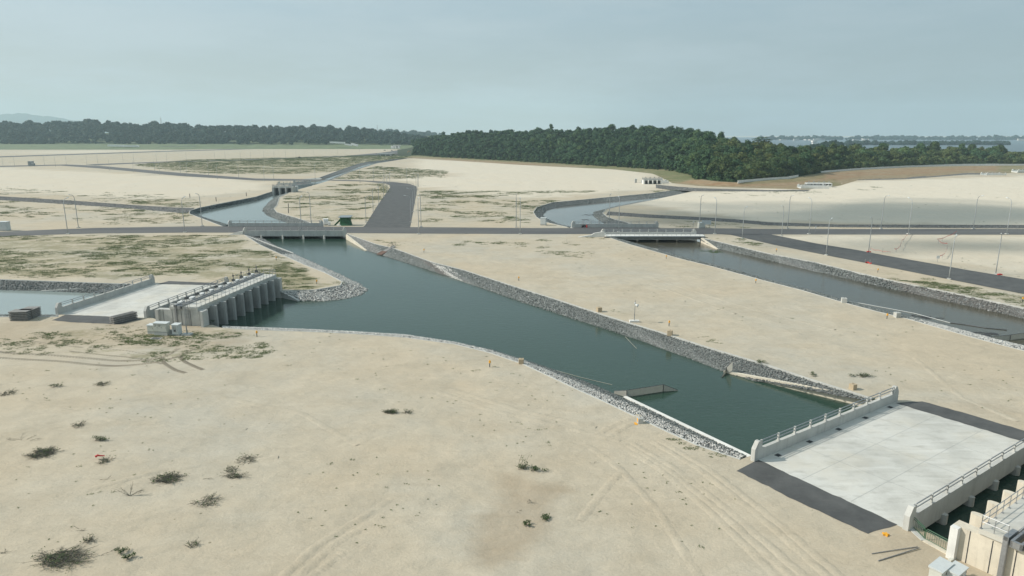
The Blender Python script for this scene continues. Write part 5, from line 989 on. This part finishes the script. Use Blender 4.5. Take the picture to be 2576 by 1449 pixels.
for _ in range(26000):
    x = rnd.uniform(1044, 2740); t = rnd.random()**1.15*1.06; p = hillpt(x, t); s = rnd.choice([.6, .7, .8, .9, 1.0, 1.1])*rnd.uniform(.92, 1.08) if t > .05 else rnd.uniform(.45, .85)
    gap = (6.6 if t > .05 else 5.0)*s+1.2*(p[1]/700); key = (int(p[0]//12), int(p[1]//12)); okk = True
    for a in (-1, 0, 1):
        for b in (-1, 0, 1):
            for q in grid.get((key[0]+a, key[1]+b), ()):
                if (q[0]-p[0])**2+(q[1]-p[1])**2 < gap*gap: okk = False; break
            if not okk: break
        if not okk: break
    if okk: grid.setdefault(key, []).append(p); cand.append((p[0], p[1], p[2], s, x, t))
cand.sort(key=lambda c: c[1]/c[3])
near, rest = cand[:300], cand[300:]
def tree(nm, label, x, y, z, s, me, group, rz=0, sz=1.0):
    o = thing(nm, label, 'tree', (x, y, z-.5), rz, group); o.scale = (s, s, s*sz); link('trunk', trunk_me, o); link('crown', me, o); return o
for X, Y, z, s, x, t in near:
    ol = x > 1780 and rnd.random() < .62
    right = x > 2010
    lab, gp = ('olive-green bushy tree in the strip of wood behind the pale walls', 'olive trees behind the pale walls') if ol else (('dark green tree in the strip of wood behind the pale walls', 'dark trees behind the pale walls') if x > 1780 else ('dark green rounded tree packed in the wood on the hill', 'trees of the hill wood'))
    tree('broadleaf_tree', lab, X, Y, z, s, crowns['olive_leaf' if ol else 'wood_leaf'][rnd.randrange(5)], gp, rnd.uniform(0, 6.28), rnd.uniform(.9, 1.2))
wood_stuff('hill_wood', [c[:4] for c in rest if c[4] < 1800], LOW, M['wood_leaf']); wood_stuff('hill_wood', [c[:4] for c in rest if c[4] >= 1800], LOW, M['olive_leaf'])
for x, top, lab, s in [(1385, 312, 'tall rounded tree standing clear of the hill skyline, right one of two', .95), (1352, 319, 'rounded tree just left of the tallest pair on the hill skyline', .9), (1535, 310, 'broad-topped tree rising highest over the middle of the hill wood', 1.15), (1684, 315, 'rounded tree crowning the right shoulder of the hill wood', 1.05)]:
    p = hillpt(x, .97); zt = HC+(338-top)/F*p[1]/CP; tree('emergent_tree', lab, p[0], p[1], zt-12.5*s, s, crowns['wood_leaf'][rnd.randrange(5)], None, rnd.uniform(0, 6), 1.0)
# spreading umbrella-crowned tree
p = hillpt(1903, .8); zt = HC+(338-345)/F*p[1]/CP; o = thing('umbrella_tree', 'flat-topped spreading tree with open layered branches above the right wood', 'tree', (p[0], p[1], 4)); top = zt-4; tr = MB(); V, Fc, off = [], [], 0
tr.tube([(0, 0, -2), (.3, 0, top*.5), (0, 0, top*.62)], .45, 8, .3)
for i, (ex, ey, ez, rr) in enumerate([(-9, 0, .70, 4.2), (-6, 3, .84, 4.0), (-2.5, -2, .96, 4.6), (2.5, 1, 1.0, 4.6), (6, -2, .93, 3.6), (9.5, 1, .78, 4.4), (4, 3, .80, 3.2), (-4, -4, .76, 3.4), (12, -1, .66, 3.6), (0, 4, .9, 3.8)]):
    tr.tube([(0, 0, top*.55), (ex*.45, ey*.45, top*(.55+(ez-.55)*.6)), (ex, ey, top*ez-.5)], .2, 5, .07)
    n = 150; a = NR.random(n)*6.283; q = np.sqrt(NR.random(n))*rr; P3 = np.stack([ex+np.cos(a)*q, ey+np.sin(a)*q, top*ez-.1*q+NR.normal(size=n)*.22], -1); u = NR.normal(size=(n, 3)); u[:, 2] *= .25; u /= np.linalg.norm(u, axis=1)[:, None]; v_ = np.cross(u, np.array([0, 0, 1.0])+NR.normal(size=(n, 3))*.3); v_ /= np.linalg.norm(v_, axis=1)[:, None]
    qd = np.stack([P3-u*.6, P3-v_*.35, P3+u*.6, P3+v_*.35], 1); V.append(qd.reshape(-1, 3)); f = np.arange(n*4).reshape(-1, 4)+off; Fc += [f[:, [0, 1, 2]], f[:, [0, 2, 3]]]; off += 4*n
tr.build('trunk', M['bark'], o); link('crown', npmesh('crown', np.concatenate(V), np.concatenate(Fc), M['wood_leaf']), o)
# low scrub along the foot of the wood
pts = []
for _ in range(900):
    x = rnd.uniform(1036, 2740); p = hillpt(x, rnd.uniform(-.035, .05)); pts.append((p[0], p[1], max(p[2], .5)-1.3, rnd.uniform(.14, .42)))
wood_stuff('wood_edge_scrub', pts, LOW, M['wood_leaf'])
# far wood on the left with its dike
dk = MB(); rows = [(1490, 0), (1530, 1.5), (1600, 5.5), (1660, 8.5), (1760, 9.5), (1850, 22), (2050, 36), (2400, 20)]
XL = np.linspace(-1750, -120, 40)
for Y, z in rows:
    for X in XL: k = 1 if X < -420 else max(.62, 1-(X+420)/900); dk.v.append((X*(Y/1640 if X > -300 else 1), Y+(60 if X > -700 else 0), z*k+.03))
for j in range(len(rows)-1):
    for i in range(39): dk.f.append((j*40+i, j*40+i+1, (j+1)*40+i+1, (j+1)*40+i))
struct(dk.build('grass_dike', M['hillgrass'], None, True))
pts = []; tyl = ([-80, 0, 100, 200, 330, 400, 440, 520, 600, 700, 820, 870, 930, 1000, 1040, 1090], [306, 305, 306, 304, 304, 311, 307, 314, 312, 317, 316, 317, 322, 328, 336, 346]); byl = ([-80, 300, 600, 900, 1090], [362, 363, 362, 360, 362])
for _ in range(1500):
    x = rnd.uniform(-90, 1095); t = rnd.random(); Y = 1700+t*330; yb = lerp(x, *byl); z0_ = HC-(yb-338)/F*1700/CP; s = rnd.uniform(.7, 1.25); zr = HC+(338-lerp(x, *tyl))/F*2030/CP-17; z = z0_+(zr-z0_)*t**.8; pts.append(((x-1288)/F*Y/CP, Y, z-1, s*(.85 if t < .1 else 1)))
wood_stuff('far_wood', pts, FAR, M['far_leaf'])
pts = []
for _ in range(420):
    x = rnd.uniform(860, 1130); t = rnd.random(); Y = 3000+t*300; ytop = lerp(x, [860, 940, 985, 1040, 1100, 1130], [324, 326, 324, 328, 332, 340]); zr = HC+(338-ytop)/F*3300/CP-18; pts.append(((x-1288)/F*Y/CP, Y, zr*t*.9+0, rnd.uniform(.9, 1.5)))
wood_stuff('far_wood', pts, FAR, M['far_leaf'])
# knoll and far shores on the right
def shore(x0, x1, ybase, ytops, Y, n, sr, zb=0.0, depth=120):
    pts = []
    for _ in range(n):
        x = rnd.uniform(x0, x1); t = rnd.random(); YY = Y+t*depth; top = lerp(x, *ytops); z = HC+(338-top)/F*Y/CP; s = rnd.uniform(*sr); pts.append(((x-1288)/F*YY/CP, YY, max(zb-2, (z-16*s)*t), s))
    return pts
wood_stuff('wooded_knoll', shore(2008, 2104, 369, ([2008, 2030, 2045, 2055, 2075, 2104], [364, 358, 351, 349, 356, 366]), 1150, 150, (.32, .6), 1), FAR, M['far_leaf'])
yt = ([2080, 2130, 2160, 2260, 2340, 2370, 2400, 2480, 2560, 2700], [357, 355, 359, 356, 358, 354, 354, 357, 362, 362])
wood_stuff('far_shore_wood', shore(2090, 2480, 366, yt, 2120, 260, (.4, .95)), FAR, M['far_leaf'])
wood_stuff('far_shore_wood', shore(1880, 2720, 358, ([1880, 2720], [349, 352]), 4100, 420, (.9, 1.7), 0, 300), FAR, M['far_leaf'])
for i in range(15):
    x = rnd.choice([rnd.uniform(2090, 2180), rnd.uniform(2480, 2576), rnd.uniform(1930, 2030)]); Y = rnd.uniform(3600, 3900); w = rnd.uniform(14, 45); h = rnd.uniform(4, 10)
    o = thing('far_building', 'tiny pale building on the hazy far shore', 'building', ((x-1288)/F*Y/CP, Y, 0), rnd.uniform(-.3, .3), 'buildings on the far shore'); MB().box(-w/2, w/2, -8, 8, -1, h).box(-w/2-.5, w/2+.5, -8.5, 8.5, h, h+.8).build('walls', M['con'], o)
o = thing('lookout_tower', 'white tower with an overhanging top behind the right wood', 'tower', ((2013-1288)/F*1900/CP, 1900, 0)); MB().box(-4.5, 4.5, -4.5, 4.5, -1, 11).build('shaft', M['white'], o); MB().box(-6.5, 6.5, -6, 6, 11, 15, 1).box(-7, 7, -6.5, 6.5, 15, 16).build('cabin', M['white'], o)
# far structures on the dike
def far_at(x, y, Y): return ((x-1288)/F*Y/CP, Y, HC-(y-338)/F*Y/CP)
def far_bridge(label, x0, y0, x1, y1, Y, h=2.2, d=10, m='white'):
    a, b = Vector(far_at(x0, y0, Y)), Vector(far_at(x1, y1, Y+4)); o = thing('dike_culvert', label, 'culvert', a); l = b-a; n = Vector((0, d, 0)); q = []
    MB().add([(0, 0, -1), l+Vector((0, 0, -1)), l+n+Vector((0, 0, -1)), n+Vector((0, 0, -1)), (0, 0, h), l+Vector((0, 0, h)), l+Vector((0, .5, h)), (0, .5, h)], [(0, 1, 5, 4), (3, 2, 1, 0), (4, 5, 6, 7), (1, 2, 6, 5), (3, 0, 4, 7)]).build('parapet', M[m], o)
    MB().add([Vector((0, d, -1)), l+Vector((0, d, -1)), l+Vector((0, d, h)), Vector((0, d, h)), Vector((0, d+.5, -1)), l+Vector((0, d+.5, -1)), l+Vector((0, d+.5, h)), Vector((0, d+.5, h))], [(0, 1, 2, 3), (7, 6, 5, 4), (3, 2, 6, 7), (1, 5, 6, 2), (0, 3, 7, 4)]).build('parapet', M[m], o); return o
far_bridge('long white culvert parapet on the grassy dike, left half of a pair', 316, 365, 353, 366, 1560, 3); far_bridge('long white culvert parapet on the grassy dike, right half of a pair', 354, 366, 386, 366.5, 1560, 2.6)
far_bridge('bright white bridge parapet at the end of the dark far ditch', 441, 380.5, 470, 380.5, 1345, 2.6); far_bridge('greyish bridge parapet behind the bright one at the far ditch', 470, 378.5, 493, 379, 1400, 2.2, 10, 'conw'); far_bridge('grey retaining wall below the far wood', 447, 369, 528, 368.5, 1590, 3.2, 3, 'cond')
far_bridge('white parapet on the dike crest below the far wood, uppermost of three', 850, 357.5, 885, 359, 1600, 2.8); far_bridge('thin slanting white parapet on the dike, middle of three', 886, 361.5, 901, 364, 1560, 1.8); far_bridge('short bright slanting parapet on the dike, right of three', 901, 361.5, 916, 365, 1540, 3.0)
o = thing('small_white_building', 'small flat-roofed white building below the end of the far wood', 'building', far_at(1008, 370, 1500)); MB().box(-10, -4, 0, 8, -1, 4.5).build('annexe', M['white'], o); MB().box(-4, 8.5, 1, 9, -1, 5.2).build('walls', M['cond'], o); MB().box(-5, 10, 0, 10, 5.2, 6.0).build('roof', M['white'], o); MB().box(-2.5, 1.2, .7, 1.02, -1, 4.2).box(5, 8.6, .7, 1.02, -1, 4.2).build('panel', M['white'], o)
# excavator at the road works
e0 = Vector(far_at(1049, 380, 1090)); e0.z = 0; o = thing('excavator', 'orange-brown excavator with raised boom half hidden by the wood edge', 'excavator', e0)
MB().box(-2, 2, -1.6, -1, 0, 1).box(-2, 2, 1, 1.6, 0, 1).build('tracks', M['black'], o); MB().box(-1.8, 2.6, -1.4, 1.4, 1.1, 2.6, .2).build('body', M['orange'], o); MB().box(-1.6, .1, -1.35, -.2, 2.6, 3.9).build('cab', M['dgrey'], o)
MB().tube([(-1.2, .2, 2.0), (-4.5, .2, 6.0), (-6.5, .2, 6.9)], .35, 6, .28).build('boom', M['orange'], o); MB().tube([(-6.5, .2, 6.9), (-10.5, .2, 1.2)], .28, 6, .2).build('stick', M['orange'], o); MB().prism([(-11.4, -.4), (-10.2, -.4), (-10.2, .8), (-11.4, .8)], .1, 1.4).build('bucket', M['dsteel'], o)
# culvert under construction, kerb blocks, vehicles
c0 = Vector(at(971, 391.5)); o = thing('culvert_bridge', 'grey two-opening culvert at the start of the unfinished far road', 'culvert', c0); MB().add([(-14, 0, 3.4), (12, 0, 3.4), (7.5, 0, -.2), (-9, 0, -.2), (-14, 12, 3.4), (12, 12, 3.4), (7.5, 12, -.2), (-9, 12, -.2)], [(3, 2, 1, 0), (4, 5, 6, 7), (0, 1, 5, 4), (1, 2, 6, 5), (2, 3, 7, 6), (3, 0, 4, 7)]).build('headwall', M['con'], o); MB().box(-7.5, -1.4, -.03, 0, .05, 1.5).box(.2, 6, -.03, 0, .05, 1.5).build('opening', M['black'], o)
for i, (x, y) in enumerate([(1003, 386), (1012, 384.5), (1021, 383), (1029, 381.5)]):
    o = thing('kerb_block', f'pale block along the unfinished far road, {ORD[i]} from the culvert', 'concrete block', at(x, y), .2, 'blocks along the unfinished road'); MB().box(-2, 2, -1, 1, 0, 2, .2).box(-.3, .3, -.3, .3, 2, 2.15).build('block', M['con'], o)
def car(label, x, y, rz, m):
    o = thing('parked_car', label, 'car', at(x, y), rz); MB().add([(-2.2, -.9, .35), (2.2, -.9, .35), (2.2, .9, .35), (-2.2, .9, .35), (-2.2, -.9, .95), (2.2, -.9, .85), (2.2, .9, .85), (-2.2, .9, .95)], [(3, 2, 1, 0), (4, 5, 6, 7), (0, 1, 5, 4), (1, 2, 6, 5), (2, 3, 7, 6), (3, 0, 4, 7)]).build('body', M[m], o)
    MB().add([(-1.7, -.85, .93), (1.2, -.85, .88), (1.2, .85, .88), (-1.7, .85, .93), (-1.3, -.7, 1.6), (.5, -.7, 1.6), (.5, .7, 1.6), (-1.3, .7, 1.6)], [(4, 5, 6, 7), (0, 1, 5, 4), (1, 2, 6, 5), (2, 3, 7, 6), (3, 0, 4, 7)]).build('cabin', M['dgrey'], o)
    for wx in (-1.4, 1.4):
        for wy in (-.92, .92): MB().tube([(wx, wy-.1, .35), (wx, wy+.1, .35)], .35, 10).build('wheel', M['black'], o)
car('dark car standing on the distant track beyond the olive field', 754, 397, .1, 'dsteel'); car('dark vehicle on the unfinished road, left of two', 968, 379, .1, 'dgrey'); car('dark vehicle with pale load on the unfinished road, right of two', 986, 380, .1, 'dsteel')
o = thing('loose_slab', 'white slab lying beside the grey two-opening culvert', 'slab', at(1021, 388.5), .3); MB().box(-4, 4, -1.2, 1.2, 0, .7, .2).build('slab', M['white'], o)
# lattice masts far off
for x, y0, y1, Y, lab in [(451, 300, 340, 2600, 'lone thin lattice mast over the left far wood'), (966, 316, 345, 3500, 'lattice mast over the hazy wood in the middle')]:
    b = Vector(far_at(x, y1, Y)); h = (y1-y0)/F*Y/CP; o = thing('lattice_mast', lab, 'mast', (b.x, b.y, b.z)); m = MB(); w = 1.5
    for i in range(8):
        z0_, z1_ = h*i/8, h*(i+1)/8
        for sx_, sy_ in ((-1, -1), (1, -1), (1, 1), (-1, 1)): m.tube([(sx_*w, sy_*w, z0_), (sx_*w, sy_*w, z1_)], .3, 4)
        m.tube([(-w, -w, z0_), (w, -w, z1_)], .2, 4); m.tube([(w, -w, z0_), (-w, -w, z1_)], .2, 4)
    m.build('lattice', M['steel'], o); MB().tube([(0, 0, h), (0, 0, h+6)], .3, 5).build('antenna', M['steel'], o)
# blue hill at the horizon
hp = [(-700, 336), (-20, 308), (15, 303), (35, 297), (70, 292), (120, 288.5), (140, 291), (165, 294), (215, 300), (270, 309), (420, 325), (700, 340)]; V, Fs = [], []; n = 120; xs_ = np.linspace(-700, 700, n)
for j, (dy, k) in enumerate([(-500, 0), (-250, .55), (0, 1), (300, .6), (600, 0)]):
    for i, x in enumerate(xs_):
        Y = 8600+dy; z = (HC+(338-np.interp(x, [a for a, b in hp], [b for a, b in hp]))/F*8600/CP)*k; z += (vnoise(np.array([x*9]), np.array([dy*1.0]), 60, 4)[0]-.5)*16*k; V.append(((x-1288)/F*8600/CP, Y, max(z, 0)))
for j in range(4):
    for i in range(n-1): Fs.append((j*n+i, j*n+i+1, (j+1)*n+i+1, (j+1)*n+i))
struct(link('hills', npmesh('hills', V, Fs, M['farhill'], None, 4)))

# ------------------------------------------------------------------ sky, sun, cloud, haze, camera
SUN_EL = R(36.5); SUN_AZ = R(178)      # azimuth of the sun in the plan, x axis = 0
w = bpy.data.worlds.new('World'); sc.world = w; w.use_nodes = True; nt = w.node_tree; bg = nt.nodes['Background']
sky = nt.nodes.new('ShaderNodeTexSky'); sky.sky_type = 'NISHITA'; sky.sun_disc = False; sky.sun_elevation = SUN_EL; sky.sun_rotation = R(90)-SUN_AZ; sky.air_density = 1.0; sky.dust_density = 4.5; sky.ozone_density = 2.0; sky.altitude = 30
tc = nt.nodes.new('ShaderNodeTexCoord'); mp = nt.nodes.new('ShaderNodeMapping'); mp.inputs['Scale'].default_value = (1.0, 1.0, 5.5); mp.inputs['Location'].default_value = (3.1, 1.2, .4); L(nt, tc.outputs['Generated'], mp.inputs['Vector'])
cl = noise(nt, 3.6, 7, .6, mp.outputs['Vector']); cf = ramp(nt, cl, [(.44, G(0)), (.64, G(1))])
sx = nt.nodes.new('ShaderNodeSeparateXYZ'); L(nt, tc.outputs['Generated'], sx.inputs[0])
gx = math_(nt, 'ADD', math_(nt, 'MULTIPLY', sx.outputs[0], .72), .5, True)
hz = ramp(nt, sx.outputs[2], [(.0, G(0)), (.16, G(1))])
veil = mix(nt, .85, sky.outputs['Color'], mix(nt, hz, mix(nt, gx, (4.2, 4.45, 4.0), (2.7, 3.2, 3.15)), mix(nt, gx, (3.95, 4.95, 5.4), (2.5, 3.35, 3.75)))); cloudy = mix(nt, math_(nt, 'MULTIPLY', cf, .55), veil, mix(nt, gx, (4.5, 5.25, 5.55), (2.95, 3.65, 3.95)))
L(nt, cloudy, bg.inputs['Color']); bg.inputs['Strength'].default_value = .12
sun = bpy.data.lights.new('sun', 'SUN'); sun.energy = 3.8; sun.angle = R(.53); sun.color = (1, .94, .84); so = bpy.data.objects.new('sun', sun); col.objects.link(so)
sd = Vector((math.cos(SUN_AZ)*math.cos(SUN_EL), math.sin(SUN_AZ)*math.cos(SUN_EL), math.sin(SUN_EL))); so.rotation_euler = sd.to_track_quat('Z', 'Y').to_euler()
# a cloud high over the land on the left, whose shade lies on the sand at the right
m, nt, b = mat('cloud_vapour'); tr_ = nt.nodes.new('ShaderNodeBsdfTransparent'); mx = nt.nodes.new('ShaderNodeMixShader'); mx.inputs[0].default_value = .19; b.inputs['Base Color'].default_value = (.9, .9, .9, 1); b.inputs['Roughness'].default_value = 1
L(nt, tr_.outputs[0], mx.inputs[1]); L(nt, b.outputs[0], mx.inputs[2]); L(nt, mx.outputs[0], nt.nodes['Material Output'].inputs[0]); M['cloud'] = m
ca = 760; cm = MB(); cr_ = random.Random(3); V, Fc, off = [], [], 0
t_, f_ = IV, IF
def sub(v, f):
    v = list(map(tuple, v)); cache = {}; nf = []
    def md(a, b):
        k = (min(a, b), max(a, b))
        if k not in cache: q = np.array(v[a])+np.array(v[b]); q /= np.linalg.norm(q); v.append(tuple(q)); cache[k] = len(v)-1
        return cache[k]
    for a, b_, c_ in f: x, y, z = md(a, b_), md(b_, c_), md(c_, a); nf += [(a, x, z), (b_, y, x), (c_, z, y), (x, y, z)]
    return np.array(v), np.array(nf)
SV, SF = sub(*sub(IV, IF))
for i in range(62):
    if i < 50: X = cr_.uniform(60, 420); c_y = 278+(X-60)*-.03; Y = cr_.gauss(c_y, 17); rr = cr_.uniform(16, 30)
    else: X = cr_.uniform(110, 190); Y = cr_.gauss(196, 5); rr = cr_.uniform(7, 12)
    o3 = np.array([X, Y, 0])+np.array(sd)*(ca/math.sin(SUN_EL)); V.append(SV*rr*np.array([1.3, 1, .7])*(1+(NR.random((len(SV), 1))-.5)*.12)+o3+np.array([0, 0, cr_.uniform(-30, 30)])); Fc.append(SF+off); off += len(SV)
tag(link('cloud', npmesh('cloud', np.concatenate(V), np.concatenate(Fc), M['cloud'])), kind='stuff')
# haze: the air between the camera and the far shore
m = bpy.data.materials.new('haze_air'); m.use_nodes = True; nt = m.node_tree; nt.nodes.remove(nt.nodes['Principled BSDF']); vol = nt.nodes.new('ShaderNodeVolumePrincipled'); vol.inputs['Color'].default_value = (.66, .86, .96, 1); vol.inputs['Density'].default_value = .00011; vol.inputs['Anisotropy'].default_value = .0
L(nt, vol.outputs[0], nt.nodes['Material Output'].inputs['Volume'])
stuff(MB().box(-9500, 9500, -600, 9500, -6, 420).build('haze', m))
cam = bpy.data.cameras.new('camera'); cam.lens = 24; cam.sensor_width = 36; cam.clip_start = .5; cam.clip_end = 40000; co = bpy.data.objects.new('camera', cam); col.objects.link(co); co.location = (0, 0, HC); co.rotation_euler = (R(90)-PITCH, 0, 0); sc.camera = co
sc.render.engine = 'CYCLES'; sc.cycles.use_denoising = True; sc.cycles.volume_bounces = 2; sc.cycles.max_bounces = 8; sc.cycles.transparent_max_bounces = 64
try: sc.cycles.denoiser = 'OPENIMAGEDENOISE'
except Exception: pass
sc.view_settings.view_transform = 'Standard'; sc.view_settings.look = 'None'; sc.view_settings.exposure = 0.17; sc.view_settings.gamma = 1
